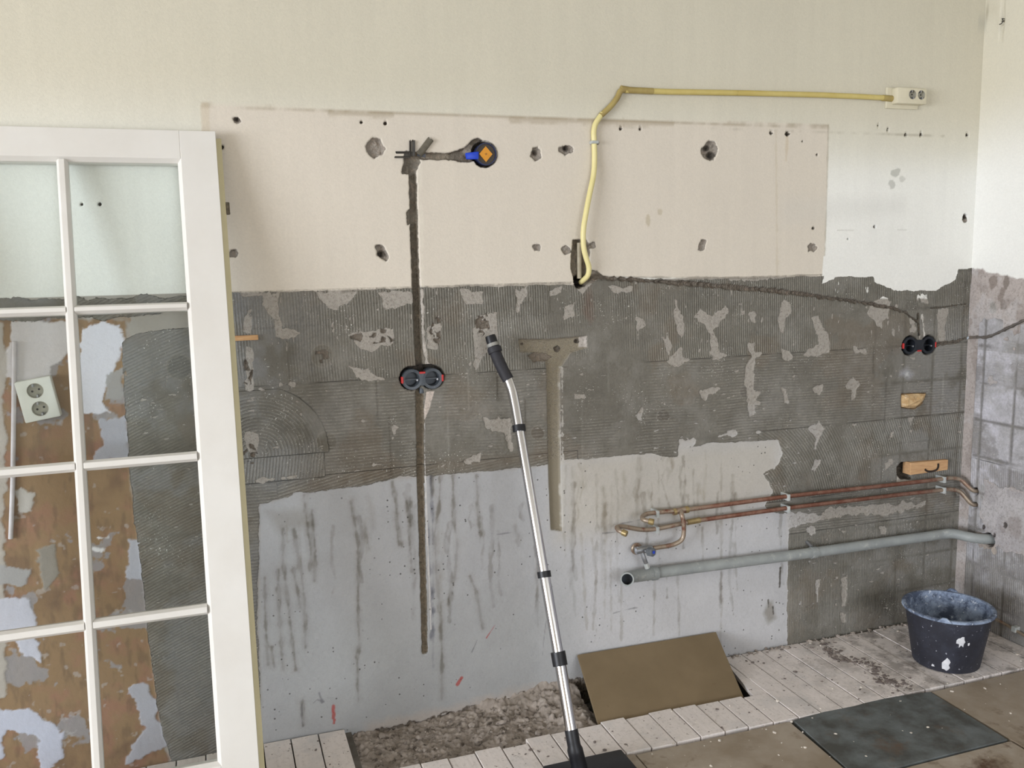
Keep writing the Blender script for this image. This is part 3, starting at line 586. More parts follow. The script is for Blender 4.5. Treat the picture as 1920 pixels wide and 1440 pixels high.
# hole with brick showing, hole behind the wooden block
w, d = G.poly(WP([(1690, 738), (1738, 736), (1730, 758), (1714, 768), (1690, 765)])); G.dig(w, d, 0.012, 0.2, c=(170, 140, 100))
w, d = G.poly(WP([(1682, 876), (1690, 867), (1706, 866), (1708, 890), (1712, 900), (1690, 900), (1682, 890)])); G.dig(w, d, 0.04, 0.2, c=(78, 70, 60))
w, d = G.poly(WP([(1683, 888), (1700, 884), (1712, 902), (1680, 905)])); G.paint(w, d, (196, 190, 180), 0.004); G.sA[w] = np.maximum(G.sA[w], -d)
w, d = G.poly(blob(1700, 700, 12, 10)); G.paint(w, d, (165, 165, 168), 0.02, 0.9, 0.4, 'adh')
w, d = G.poly(blob(1700, 701, 4, 4)); G.paint(w, d, (205, 205, 205), 0.01, 0.9, 0.4, 'adh')
# ragged foot of the wall where the screed was hacked off
w, d = G.line(WP([(655, 1385), (760, 1368), (870, 1345), (960, 1330), (1020, 1312), (1080, 1300), (1120, 1290)]), [0.012, 0.02, 0.03, 0.045, 0.055, 0.06, 0.05]); G.dig(w, d, 0.012, 2.2, 0.012, 0.9, c=(158, 146, 134))
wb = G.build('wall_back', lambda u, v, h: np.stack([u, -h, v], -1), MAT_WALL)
setp(wb, 'stripped back wall: cream paint above, combed grey tile adhesive and grey concrete below', 'wall', kind='structure')

# ------------------------------------------------------------------ right wall
us = np.concatenate([np.arange(0, 0.80, 0.0036), np.linspace(0.82, -YF, 40)])
vz = np.concatenate([np.arange(-0.31, -0.03, 0.03), np.arange(-0.02, 2.26, 0.0042), np.linspace(2.28, HC, 8)])
G = Grid(us, vz); U, V = G.U, G.V
n_lo = vnoise(U, V, 4, 501, 3); n_md = vnoise(U, V, 14, 502, 4)
G.col[:] = lin((190, 184, 182)); tz = smooth01((V-1.80)/0.42)[..., None]; G.col[:] = np.where((V > 1.44)[..., None], lin((240, 239, 234))*(1-tz)+lin((218, 212, 194))*tz, G.col); G.brk[:] = lin((150, 142, 136)); G.adh[:] = lin((188, 186, 190))  # same upward yellowing, partly the dimmer light put into the paint colour
edge = [WR(1826, 503), WR(1842, 506), WR(1848, 512), WR(1870, 512), WR(1880, 518), WR(1900, 521), WR(1925, 526)]
edge = edge+[(0.8, edge[-1][1]-0.02), (5, edge[-1][1]-0.02), (5, -1), (-1, -1), (-1, 1.47)]
w, d = G.poly(edge); G.paint(w, d, (182, 172, 167), 0.004, 1, 1.2)
band = np.zeros(U.shape, bool); band[w] = d < 0
upz = V > 1.18
tj = WR(1837, 820)[0]; Zr = WR(1901, 800)[1]
T = 0.152
fx = np.abs(((U-tj)/T+0.5) % 1-0.5)*T; fz = np.abs(((V-Zr)/T+0.5) % 1-0.5)*T
wj = 0.0085*(0.4+1.1*n_md); joint = np.maximum(np.clip(1.3-fx/wj, 0, 1), np.clip(1.3-fz/wj, 0, 1))*(U > tj-0.03)
tl = np.random.default_rng(9).random((64, 64))[(np.floor((U-tj)/T).astype(int)) % 64, (np.floor((V-Zr)/T).astype(int)) % 64]
m = band & ~upz
A = G.adh; A *= (1+0.14*(tl-0.5)+0.3*(n_md-0.5))[..., None]
A += (lin((128, 124, 122))-A)*(0.75*(V < 0.42+0.5*(n_lo-0.5))*smooth01((n_md-0.25)/0.3))[..., None]      # lowest tile rows: darker mortar left on the wall
G.sA = np.where(band & (U > tj-0.035), np.clip(V-1.27, -0.05, 0.05)+(vnoise(U, V, 14, 511, 3)-0.5)*0.16, BIG)
G.sA = np.where(V < 1.0, np.where(U > tj-0.035, -0.03, 0.03), G.sA)
nn = vnoise(U, V, 8, 512, 3); A += (lin((222, 220, 229))-A)*(0.65*smooth01((nn-0.42)/0.2)*(V < 1.15)*smooth01((V-0.25)/0.3))[..., None]
A += (lin((132, 128, 126))-A)*(0.6*smooth01((vnoise(U, V, 11, 523, 5)-0.52)/0.12))[..., None]
A += (lin((116, 113, 110))-A)*(joint*0.8*smooth01((vnoise(U, V, 9, 524, 3)-0.22)/0.3))[..., None]
w_, d_ = G.poly(WRP([(1846, 900), (1930, 925), (1930, 1040), (1880, 1035), (1850, 1010), (1838, 960)])); G.paint(w_, d_, (176, 172, 174), 0.03, 0.85, 2); G.chip(w_, d_, 1.5)
w_, d_ = G.poly(WRP([(1825, 985), (1860, 1015), (1875, 1040), (1838, 1025)])); G.paint(w_, d_, (190, 176, 162), 0.02, 0.8, 2); G.chip(w_, d_, 1.5)
for k in range(40):
    u0, v0 = random.uniform(0.03, 0.7), random.uniform(1.15, 1.46); r = random.uniform(0.006, 0.02)
    w_, d_ = G.poly([(u0+r*math.cos(a)*random.uniform(.6, 1.3), v0+1.8*r*math.sin(a)*random.uniform(.6, 1.3)) for a in np.linspace(0, 6.28, 9)[:-1]]); G.paint(w_, d_, random.choice(((134, 122, 114), (120, 110, 102), (148, 146, 140))), 0.004, 0.8, 1.5)
w_, d_ = G.poly(WRP([(1843, 505), (1876, 508), (1872, 555), (1846, 548)])); G.chip(w_, d_, 1)
G.ph = np.where(V < 0.7, (U+0.03*V)/0.009, (V)/0.0105); G.amp = 0.35*smooth01((n_lo-0.4)/0.2)*(1-joint)*(V < 1.2)
G.col *= (1+0.06*(n_md-0.5)*(V < 1.45))[..., None]
G.pit = np.where(band & (U < 0.75), 0.7*smooth01((n_lo-0.4)/0.2), 0.0); G.grit = np.where(band, 0.75, 0.0)
np1 = vnoise(U, V, 10, 521, 5); G.col += (lin((146, 136, 130))-G.col)*(0.55*band*smooth01((np1-0.5)/0.12))[..., None]; G.col += (lin((200, 196, 196))-G.col)*(0.5*band*smooth01((vnoise(U, V, 13, 522, 4)-0.56)/0.1))[..., None]
mA = np.clip(0.5-G.sA/0.006, 0, 1); G.h += 0.002*mA-0.0025*joint*mA+0.002*(n_md-0.5)*(V < 1.45)
# holes where the pipes leave through the wall
PH1, PH2, PH3 = WR(1829, 921), WR(1827, 947), WR(1853, 1013)
for p, r, dp in ((PH1, 0.016, 0.05), (PH2, 0.014, 0.05), (PH3, 0.031, 0.07)):
    w_, d_ = G.poly([(p[0]+r*math.cos(a), p[1]+r*math.sin(a)) for a in np.linspace(0, 6.28, 14)[:-1]]); G.dig(w_, d_, dp, 0.6, 0.004, 0.1, c=(66, 60, 58))
for px, py, r in ((1884, 985, 4), (1843, 988, 3), (1864, 1004, 3), (1806, 408, 1)):
    w_, d_ = G.poly(blob(px, py, r, r*1.4, 9, 0.2, WR)); G.dig(w_, d_, 0.015, 0.4, 0.004, c=(96, 90, 90))
# hairline chase with an old cable from the corner up to the right
cable = [(1812, 634), (1830, 632), (1848, 633), (1862, 628), (1890, 615), (1925, 598), (1990, 566)]
w_, d_ = G.line(WRP(cable), 0.006); G.dig(w_, d_, 0.006, 0.6, 0.004, c=(128, 118, 110))
w_, d_ = G.line(WRP([(1838, 0), (1842, 25), (1846, 44)]), 0.012); G.paint(w_, d_, (170, 168, 154), 0.012, 0.6, 0.4)
w_, d_ = G.poly(WRP([(1848, -6), (1868, -6), (1876, 28), (1884, 30), (1878, 46), (1856, 34)])); G.paint(w_, d_, (205, 198, 178), 0.02, 0.6, 0.5)
w_, d_ = G.line(WRP([(1850, 22), (1860, 32), (1876, 35), (1892, 29)]), 0.003); G.paint(w_, d_, (160, 152, 130), 0.006, 0.7, 0.3)
for px, py, r in ((1879, 40, 4), (1888, 50, 1.5)):
    w_, d_ = G.poly(blob(px, py, r, r*1.2, 9, 0.1, WR)); G.dig(w_, d_, 0.02, 0.2, 0.003, c=(84, 72, 56))
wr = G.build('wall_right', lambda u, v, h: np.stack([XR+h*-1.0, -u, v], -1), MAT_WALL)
setp(wr, 'right wall with white paint above and pale tile footprints with dark joints below', 'wall', kind='structure')

# ------------------------------------------------------------------ rest of the room shell (behind and beside the camera)
M_PLAIN = mottled('plain_plaster', (228, 225, 215), (220, 216, 205), 6, 0.85, bump=0.05)
M_ROOM = mottled('room_wall_paint', (176, 166, 150), (166, 156, 140), 6, 0.85, bump=0.05)
def shell_with_opening(name, fixed, axis, lo, hi, o_lo, o_hi, zb, zt, label):
    bm = None; t = 0.2
    def seg(a, b, z0, z1, bm):
        if axis == 'x': return box((fixed-t if fixed < 0 else fixed, a, z0), (fixed if fixed < 0 else fixed+t, b, z1), bm=bm)
        return box((a, fixed-t, z0), (b, fixed, z1), bm=bm)
    bm = seg(lo, o_lo, -0.31, HC, bm); bm = seg(o_hi, hi, -0.31, HC, bm); bm = seg(o_lo, o_hi, -0.31, zb, bm); bm = seg(o_lo, o_hi, zt, HC, bm)
    return setp(obj(name, bm, M_ROOM), label, 'wall', kind='structure')
shell_with_opening('wall_left', XL, 'x', YF, 0.0, -6.5, -1.9, 0.4, 2.5, 'plain plastered left wall with a window opening')
shell_with_opening('wall_front', YF, 'y', XL, XR, 0.1, 2.7, 0.4, 2.45, 'plain plastered wall behind the viewer with an opening for the added fill light')
ceil = setp(obj('ceiling', box((XL-0.2, YF-0.2, HC), (XR+0.2, 0.2, HC+0.15)), M_PLAIN), 'plain white ceiling', 'ceiling', kind='structure')

# ------------------------------------------------------------------ floor
M_SUB = mottled('sub_floor_concrete', (112, 106, 98), (86, 80, 72), 12, 0.9, bump=0.4)
bm = box((XL, YF, -0.31), (XR, -0.32, -0.020))
bm = box((XL, -0.32, -0.31), (0.36, 0, -0.020), bm=bm)
bm = box((1.79, -0.32, -0.31), (XR, 0, -0.020), bm=bm)
bm = box((0.36, -0.32, -0.33), (1.80, 0, -0.29), bm=bm)
floor = setp(obj('floor', bm, M_SUB), 'stripped floor of short limed planks, brown hardboard and rubble', 'floor', kind='structure')

def plank_mat():
    m, nt, b = newmat('limed_plank'); co = geopos(nt)
    mp = nd(nt, 'ShaderNodeMapping'); mp.inputs['Scale'].default_value = (9, 1.0, 1); nt.links.new(co, mp.inputs[0])
    g = noise_n(nt, 9, 5, 0.6, mp.outputs[0]); f = noise_n(nt, 6, 5, 0.65, co); s = noise_n(nt, 48, 4, 0.6, voff(nt, co, 3.1)); dk = noise_n(nt, 11, 6, 0.7, voff(nt, co, 7.7))
    oi = nd(nt, 'ShaderNodeObjectInfo').outputs['Random']
    c = mix_n(nt, map_n(nt, g, 0.35, 0.7), (230, 221, 216), (219, 210, 204))
    c = mix_n(nt, map_n(nt, oi, 0, 1, 0, 0.35), c, (234, 225, 219))
    c = mix_n(nt, map_n(nt, f, 0.52, 0.68, 0, 0.7), c, (206, 201, 198))
    sx = nd(nt, 'ShaderNodeSeparateXYZ'); nt.links.new(co, sx.inputs[0])
    # mortar dirt trodden in along the right-hand end of the floor
    dirt = math_n(nt, 'MULTIPLY', map_n(nt, dk, 0.46, 0.60), map_n(nt, sx.outputs[0], 1.75, 2.5))
    c = mix_n(nt, math_n(nt, 'MULTIPLY', dirt, 0.85), c, (142, 134, 128))
    c = mix_n(nt, map_n(nt, s, 0.66, 0.70, 0, 0.8), c, (112, 96, 86))
    c = mix_n(nt, map_n(nt, noise_n(nt, 90, 3, 0.6, voff(nt, co, 6.6)), 0.55, 0.7, 0, 0.3), c, (150, 138, 128))
    nt.links.new(c, b.inputs['Base Color']); b.inputs['Roughness'].default_value = 0.8; b.inputs['Specular IOR Level'].default_value = 0.25
    nt.links.new(bump_n(nt, math_n(nt, 'ADD', g, math_n(nt, 'MULTIPLY', f, 2.0)), 0.25, 0.003), b.inputs['Normal'])
    return m
M_PLANK = plank_mat()
def plank(x0, x1, y0, y1, zt=0.0):
    g = 0.0022; z = zt+random.uniform(-0.0015, 0.0015)
    bm = box((x0+g, y1, z-0.0175), (x1-g, y0, z), 0.0012, seg=1)
    o = obj('plank', bm, M_PLANK, floor); return o
P0 = 0.338
for k in range(3): plank(P0-0.0885*(k+1), P0-0.0885*k, -0.004-random.uniform(0, 0.006), -0.478)
for k in range(3, 12): plank(P0-0.0885*(k+1), P0-0.0885*k, -0.004-random.uniform(0, 0.008), -0.478)
xs = [0.4415, 0.530, 0.6185, 0.707, 0.795, 0.8835, 0.972, 1.0615, 1.155, 1.245, 1.335, 1.425, 1.516, 1.606]
for k in range(len(xs)-1):
    x = (xs[k]+xs[k+1])/2; yb = -0.300 if x < 0.79 else -0.312 if x < 0.88 else -0.285
    if 1.12 < x: yb = -0.283-random.uniform(0, 0.012)
    plank(xs[k], xs[k+1], yb+random.uniform(-0.006, 0.006), -0.474-random.uniform(0, 0.006))
plank(1.606, 1.70, -0.293, -0.482); plank(1.70, 1.797, -0.303, -0.485)
x = 1.797
while x < XR-0.01:
    x1 = min(x+0.0895, XR-0.004); plank(x, x1, -0.006-random.uniform(0, 0.01), -0.488); x = x1
# narrow strip of the crooked left edge beside the pit
obj('plank', prism([(1.742, -0.302, -0.002), (1.797, -0.302, -0.002), (1.797, -0.06, -0.002), (1.79, -0.06, -0.002)], (0, 0, -0.016)), M_PLANK, floor)

M_HARD = mottled('hardboard_sheet', (168, 156, 141), (144, 130, 112), 5, 0.75, lo=0.35, hi=0.65, bump=0.08, bscale=300, c3=(96, 76, 56), s3=3.2, t3=(0.58, 0.70), coord='pos', spec=0.3)
M_HARD2 = mottled('hardboard_sheet_dusty', (172, 161, 147), (148, 134, 116), 6, 0.8, lo=0.35, hi=0.6, bump=0.08, bscale=300, c3=(92, 72, 56), s3=4.0, t3=(0.56, 0.68), coord='pos', spec=0.25)
M_SLATE = mottled('slate_grey_sheet', (108, 113, 113), (76, 76, 72), 11, 0.7, lo=0.36, hi=0.64, bump=0.35, bscale=50, c3=(98, 80, 64), s3=6, t3=(0.54, 0.72), coord='pos', spec=0.35)
def sheet(name, poly, mat, zt=-0.0025, th=0.015):
    return obj(name, prism([(x, y, zt) for x, y in poly], (0, 0, -th), 0.001), mat, floor)
sheet('hardboard_sheet', [(XL+0.01, -0.486), (1.178, -0.486), (1.178, -2.2), (XL+0.01, -2.2)], M_HARD2)
sheet('hardboard_sheet', [(1.182, -0.492), (1.752, -0.496), (1.735, -0.84), (1.735, -2.2), (1.182, -2.2)], M_HARD)
sheet('hardboard_sheet', [(2.345, -0.506), (XR-0.008, -0.498), (XR-0.008, -1.4), (2.335, -1.4)], M_HARD)
sheet('hardboard_sheet', [(1.739, -0.846), (2.331, -0.846), (2.331, -2.2), (1.739, -2.2)], M_HARD2)
sheet('hardboard_sheet', [(2.335, -1.404), (XR-0.008, -1.404), (XR-0.008, -2.2), (2.335, -2.2)], M_HARD2)
sheet('hardboard_sheet', [(XL+0.01, -2.204), (XR-0.008, -2.204), (XR-0.008, YF+0.01), (XL+0.01, YF+0.01)], M_HARD)
sheet('slate_sheet', [(1.768, -0.496), (1.90, -0.487), (2.02, -0.492), (2.12, -0.483), (2.30, -0.500), (2.338, -0.508), (2.328, -0.838), (1.742, -0.836)], M_SLATE, -0.0005)

# rubble bed where the floor was taken up
def rubble():
    xs_ = np.arange(0.335, 1.185, 0.0042); ys_ = np.arange(-0.33, 0.012, 0.0042); X, Y = np.meshgrid(xs_, ys_, indexing='ij')
    h = -0.042+0.026*(vnoise(X, Y, 9, 701, 3)-0.5)+0.036*np.abs(vnoise(X, Y, 14, 702, 4)-0.5)+0.012*np.abs(vnoise(X, Y, 55, 705, 2)-0.5)+0.014*(vnoise(X, Y, 120, 703, 2)-0.5)
    h += 0.045*np.exp(-((Y-0.01)/0.05)**2)*smooth01((X-0.55)/0.45)*(0.5+vnoise(X, Y, 16, 704, 2))
    h += 0.020*np.exp(-((X-1.08)/0.06)**2)*smooth01((Y+0.3)/0.1)
    h += 0.016*smooth01((X-0.9)/0.2)*smooth01((vnoise(X, Y, 24, 706, 2)-0.5)/0.3)
    h = np.minimum(h, np.where(Y < -0.27, -0.022, 1))
    nu, nv_ = X.shape; idx = np.arange(nu*nv_).reshape(nu, nv_)
    q = np.stack([idx[:-1, :-1], idx[1:, :-1], idx[1:, 1:], idx[:-1, 1:]], -1).reshape(-1, 4)
    me = bpy.data.meshes.new('rubble_bed'); me.from_pydata(np.stack([X, Y, h], -1).reshape(-1, 3).tolist(), [], q.tolist())
    me.polygons.foreach_set('use_smooth', np.ones(len(q), bool))
    m = mottled('rubble', (178, 167, 158), (138, 128, 118), 22, 0.95, lo=0.35, hi=0.65, bump=0.6, bscale=110, c3=(92, 83, 75), s3=30, t3=(0.54, 0.64), coord='pos', spec=0.15)
    me.materials.append(m)
    o = bpy.data.objects.new('rubble_bed', me); COL.objects.link(o); o.parent = floor; o['kind'] = 'stuff'; o['label'] = 'grey-brown rubble and broken screed in the opened floor'
    return m
M_RUB = rubble()
def stones(name, n, where, rmin, rmax, mat, label, flat=0.7):
    b = bmesh.new()
    for k in range(n):
        x, y, z = where(); r = rmin+(rmax-rmin)*random.random()**3
        res = bmesh.ops.create_icosphere(b, subdivisions=1, radius=r)
        rot = Matrix.Rotation(random.uniform(0, 6.28), 3, 'Z'); s = Vector((random.uniform(.7, 1.4), random.uniform(.6, 1.0), flat*random.uniform(.6, 1)))
        for v in res['verts']:
            c = v.co*random.uniform(0.8, 1.2); c = rot @ Vector((c.x*s.x, c.y*s.y, c.z*s.z)); v.co = c+Vector((x, y, z+r*0.3))
    o = obj(name, b, mat, floor); o['kind'] = 'stuff'; o['label'] = label
M_WHITE_CRUMB = mottled('plaster_crumb', (222, 214, 202), (190, 180, 168), 40, 0.9, bump=0)
M_DARK_CRUMB = mottled('mortar_crumb', (136, 125, 120), (108, 98, 93), 40, 0.9, bump=0)
def w_floor():
    while True:
        x, y = random.uniform(0.95, 2.9), -abs(random.gauss(0.45, 0.28))-0.02
        if y < -1.3 or (x < 1.8 and y > -0.30): continue
        return x, y, (0.0 if y > -0.485 else -0.003)
def w_corner(): return random.uniform(1.85, 2.5), -random.uniform(0.02, 0.5), 0.0
def w_rub(): return random.uniform(0.36, 1.14), -random.uniform(0.01, 0.27), random.uniform(-0.04, -0.025)
def w_edge(): return random.uniform(1.8, 2.9), -random.uniform(0.004, 0.03), 0.0
def w_left(): return random.uniform(-0.1, 0.33), -random.uniform(0.01, 0.3), 0.0
stones('plaster_crumbs', 240, w_floor, 0.0015, 0.007, M_WHITE_CRUMB, 'small white plaster crumbs strewn over the floor')
stones('mortar_crumbs', 90, w_corner, 0.002, 0.008, M_DARK_CRUMB, 'brown mortar crumbs on the planks beside the bucket', 0.4)
stones('wall_foot_crumbs', 120, w_edge, 0.003, 0.010, M_RUB, 'crumbled mortar along the foot of the wall')
stones('rubble_stones', 120, w_rub, 0.004, 0.017, M_RUB, 'loose stones lying in the rubble bed')
trail = [at_z(*p) for p in ((1545, 1205), (1560, 1225), (1585, 1240), (1620, 1240), (1645, 1255), (1655, 1275), (1668, 1282), (1700, 1288))]
def w_trail():
    k = random.randrange(len(trail)-1); t = random.random(); p = trail[k]*(1-t)+trail[k+1]*t
    return p[0]+random.gauss(0, 0.018), min(p[1]+random.gauss(0, 0.014), -0.01), 0.0
stones('mortar_trail', 420, w_trail, 0.002, 0.011, M_DARK_CRUMB, 'dark brown mortar dirt trailing across the planks left of the bucket', 0.22)
stones('plank_grit', 30, w_left, 0.002, 0.008, M_DARK_CRUMB, 'brown grit lying on the planks beside the glazed door', 0.4)
w_strip = lambda: (random.uniform(0.8, 1.75), -random.uniform(0.3, 0.47), 0.0)
stones('strip_grit', 34, w_strip, 0.002, 0.008, M_DARK_CRUMB, 'brown grit on the short planks in front of the pit', 0.4)

# ------------------------------------------------------------------ leaning glazed door
M_DOOR = mottled('door_paint', (220, 217, 211), (214, 210, 203), 5, 0.38, bump=0.04, bscale=40)
M_LIP = mottled('door_edge_paint', (205, 195, 158), (196, 186, 148), 8, 0.5, bump=0.05)
M_HINGE = mottled('hinge_steel', (120, 112, 98), (84, 78, 68), 60, 0.45, 0.8, bump=0)
def glass_mat():
    m, nt, b = newmat('window_glass'); nt.nodes.remove(b); out = nt.nodes['Material Output']
    tr = nd(nt, 'ShaderNodeBsdfTransparent'); tr.inputs[0].default_value = (0.965, 0.985, 0.985, 1)
    gl = nd(nt, 'ShaderNodeBsdfGlossy'); gl.inputs['Roughness'].default_value = 0.03; gl.inputs[0].default_value = (1, 1, 1, 1)
    fr = nd(nt, 'ShaderNodeFresnel'); fr.inputs[0].default_value = 1.5
    front = math_n(nt, 'SUBTRACT', 1.0, nd(nt, 'ShaderNodeNewGeometry').outputs['Backfacing'])     # one reflection per pane, none inside the glass
    mx = nd(nt, 'ShaderNodeMixShader'); nt.links.new(math_n(nt, 'MULTIPLY', fr.outputs[0], front), mx.inputs[0]); nt.links.new(tr.outputs[0], mx.inputs[1]); nt.links.new(gl.outputs[0], mx.inputs[2])
    nt.links.new(mx.outputs[0], out.inputs[0]); return m
M_GLASS = glass_mat()
LEAN = math.radians(12.0); DLEN = 1.975; DT = 0.040
dy0 = -0.042-DLEN*math.sin(LEAN)
def DP(x, s, n):   # x along the wall, s up the door from its foot, n out of its front face
    return Vector((x, dy0+s*math.sin(LEAN)-n*math.cos(LEAN), s*math.cos(LEAN)+n*math.sin(LEAN)+0.0085))
XD0, XD1, XS0, XS1 = -0.774, 0.048, -0.664, -0.061
XB0, XB1 = -0.3765, -0.3475
door = empty('glazed_door', DP(-0.36, 0, -0.02), 'white eight-pane glazed door leaning against the back wall', 'door')
def dprism(name, prof, axis, a, b, mat=M_DOOR, parent=None):
    """prof = [(t, n)] section; axis 's' runs up the door (t = x), axis 'x' runs across (t = s)"""
    if axis == 's': P = [DP(t, a, n) for t, n in prof]; off = DP(0, b, 0)-DP(0, a, 0)
    else: P = [DP(a, t, n) for t, n in prof]; off = DP(b, 0, 0)-DP(a, 0, 0)
    return obj(name, prism(P, off, 0.0012), mat, parent or door)
G1 = -0.016; CH = 0.010
dprism('stile', [(XS1, -DT), (XS1, G1), (XS1+CH, 0), (XD1, 0), (XD1, -DT)], 's', 0, DLEN)
dprism('stile', [(XS0, -DT), (XS0, G1), (XS0-CH, 0), (XD0, 0), (XD0, -DT)], 's', 0, DLEN)
rows = [(DLEN-0.496, DLEN-0.092), (DLEN-0.923, DLEN-0.521), (DLEN-1.351, DLEN-0.952), (DLEN-1.785, DLEN-1.381)]
dprism('top_rail', [(rows[0][1], -DT), (rows[0][1], G1), (rows[0][1]+CH, 0), (DLEN, 0), (DLEN, -DT)], 'x', XS0-CH, XS1+CH-0.0008)
dprism('bottom_rail', [(rows[3][0], -DT), (rows[3][0], G1), (rows[3][0]-CH, 0), (0, 0), (0, -DT)], 'x', XS0-CH, XS1+CH-0.0008)
def bar(a, b): m_ = 0.0072; return [(a, -0.034), (a, G1), (a+m_, -0.001), (b-m_, -0.001), (b, G1), (b, -0.034)]
dprism('glazing_bar', bar(XB0, XB1), 's', rows[3][0]-0.004, rows[0][1]+0.004)
for (c0, c1) in ((XS0, XB0+0.004), (XB1-0.004, XS1)):
    for k in range(3): dprism('glazing_bar', bar(rows[k+1][1], rows[k][0]), 'x', c0, c1)
for (c0, c1) in ((XS0, XB0), (XB1, XS1)):
    for (s0, s1) in rows:
        dprism('pane', [(c0-0.004, -0.019), (c1+0.004, -0.019), (c1+0.004, -0.023), (c0-0.004, -0.023)], 's', s0-0.004, s1+0.004, M_GLASS)
lip = dprism('rebate_lip', [(XD1, -DT), (XD1, -DT+0.014), (XD1+0.0155, -DT+0.014), (XD1+0.0155, -DT)], 's', 0.0, DLEN-0.012, M_LIP)
for s in (1.755, 0.12):
    b = tube([DP(XD1+0.019, s-0.017, -DT+0.007), DP(XD1+0.019, s+0.017, -DT+0.007)], 0.0075, 12)
    obj('hinge_knuckle', b, M_HINGE, lip, True)

# ------------------------------------------------------------------ vacuum cleaner tube
M_CHROME = newmat('chrome')[0]; _b = M_CHROME.node_tree.nodes['Principled BSDF']; _b.inputs['Metallic'].default_value = 1; _b.inputs['Roughness'].default_value = 0.12; _b.inputs['Base Color'].default_value = (0.66, 0.66, 0.69, 1)
M_BLACK = mottled('black_plastic', (30, 30, 34), (24, 24, 27), 30, 0.42, bump=0.05)
M_BLACKM = mottled('black_matt_grip', (46, 45, 50), (36, 35, 39), 60, 0.65, bump=0.1)
M_GREYRING = mottled('grey_ring', (150, 148, 142), (120, 118, 112), 40, 0.5, bump=0)
def vt(px, py, y): return Vector(at_y(px, py, y))
v_top, v_bot = 640.0, 1400.0
def vy(py): t = (py-v_top)/(v_bot-v_top); return -0.055-0.475*t
V = lambda px, py: vt(px, py, vy(py))
foot = V(1080, 1392)
vac = empty('vacuum_tube', (foot.x, foot.y, 0), 'chrome telescopic vacuum cleaner tube with black handle leaning on grey wall', 'vacuum')
hp = [V(921, 632), V(927, 655), V(938, 684), V(956, 716)]
path = fillet([V(923, 640), V(931, 668), V(948, 704), V(962, 740), V(971, 790)], 0.05, 5)
obj('handle', tube(fillet([V(924, 648), V(931, 668), V(945, 698), V(953, 712)], 0.05, 5), [0.0185]*3+[0.0195]*(len(fillet([V(924, 648), V(931, 668), V(945, 698), V(953, 712)], 0.05, 5))-3), 20), M_BLACKM, vac, True)
obj('hose_socket', tube([V(919, 630), V(921, 636), V(924, 646)], [0.0175, 0.0185, 0.0185], 20), M_BLACK, vac, True)
obj('handle_ring', tube([V(923, 644), V(925, 650)], [0.0205, 0.0205], 20), M_GREYRING, vac, True)
obj('handle_collar', tube([V(926, 652), V(929, 661)], [0.0235, 0.0235], 20), M_BLACKM, vac, True)
obj('bent_tube', tube(fillet([V(951, 708), V(960, 731), V(967, 765), V(973, 802)], 0.07, 6), 0.0165, 24), M_CHROME, vac, True)
obj('upper_tube', tube([V(973, 800), V(1021, 1080)], 0.0160, 24), M_CHROME, vac, True)
obj('collar', tube([V(972.4, 797), V(973.8, 809)], 0.0215, 20), M_BLACK, vac, True)
obj('middle_tube', tube([V(1021, 1078), V(1049, 1238)], 0.0172, 24), M_CHROME, vac, True)
obj('collar', tube([V(1019.5, 1071), V(1021.3, 1083)], 0.0215, 20), M_BLACK, vac, True)
obj('lower_tube', tube([V(1049, 1236), V(1072, 1374)], 0.0180, 24), M_CHROME, vac, True)
obj('lock_sleeve', tube([V(1046, 1222), V(1050.6, 1248)], 0.0230, 20), M_BLACK, vac, True)
neck = fillet([V(1071, 1368), V(1077, 1402), vt(1086, 1436, -0.535), vt(1092, 1470, -0.55)], 0.05, 5)
obj('neck', tube(neck, [0.0205]*4+[0.024]*(len(neck)-4), 20), M_BLACK, vac, True)
hd = empty_ = None
nb_ = box((0.865, -0.640, 0.0), (1.130, -0.492, 0.030), 0.006)
obj('floor_nozzle', nb_, M_BLACK, vac, True)

# ------------------------------------------------------------------ bucket
M_BUCK = None
def bucket_mat():
    m, nt, b = newmat('mortar_bucket_plastic'); co = objco(nt)
    n1 = noise_n(nt, 9, 6, 0.7, co); n2 = noise_n(nt, 55, 4, 0.6, co); n3 = noise_n(nt, 90, 2, 0.5, voff(nt, co, 2.2))
    c = mix_n(nt, map_n(nt, n1, 0.45, 0.7, 0, 0.7), (40, 41, 50), (62, 65, 78))
    c = mix_n(nt, map_n(nt, n3, 0.70, 0.74), c, (170, 172, 180))
    c = mix_n(nt, map_n(nt, n2, 0.62, 0.70, 0, 0.5), c, (92, 96, 108))
    nt.links.new(c, b.inputs['Base Color']); b.inputs['Roughness'].default_value = 0.6
    nt.links.new(bump_n(nt, n2, 0.2, 0.002), b.inputs['Normal']); return m
def bucket_in():
    m, nt, b = newmat('bucket_mortar_film'); co = objco(nt)
    n1 = noise_n(nt, 16, 6, 0.7, co); n2 = noise_n(nt, 60, 4, 0.6, co)
    c = mix_n(nt, map_n(nt, n1, 0.42, 0.58), (74, 84, 104), (146, 160, 182)); c = mix_n(nt, map_n(nt, n2, 0.6, 0.68), c, (200, 206, 216))
    nt.links.new(c, b.inputs['Base Color']); b.inputs['Roughness'].default_value = 0.75
    nt.links.new(bump_n(nt, n2, 0.4, 0.003), b.inputs['Normal']); return m
M_BUCK, M_BUCKIN = bucket_mat(), bucket_in()
M_SPLASH = mottled('white_splash', (226, 226, 228), (205, 206, 210), 40, 0.8, bump=0.1)
BX, BY, BH, BR1, BR0 = 2.578, -0.335, 0.218, 0.158, 0.118
buck = empty('mortar_bucket', (BX, BY, 0), 'dark blue-black mortar bucket with plaster splashes in the right corner', 'bucket')
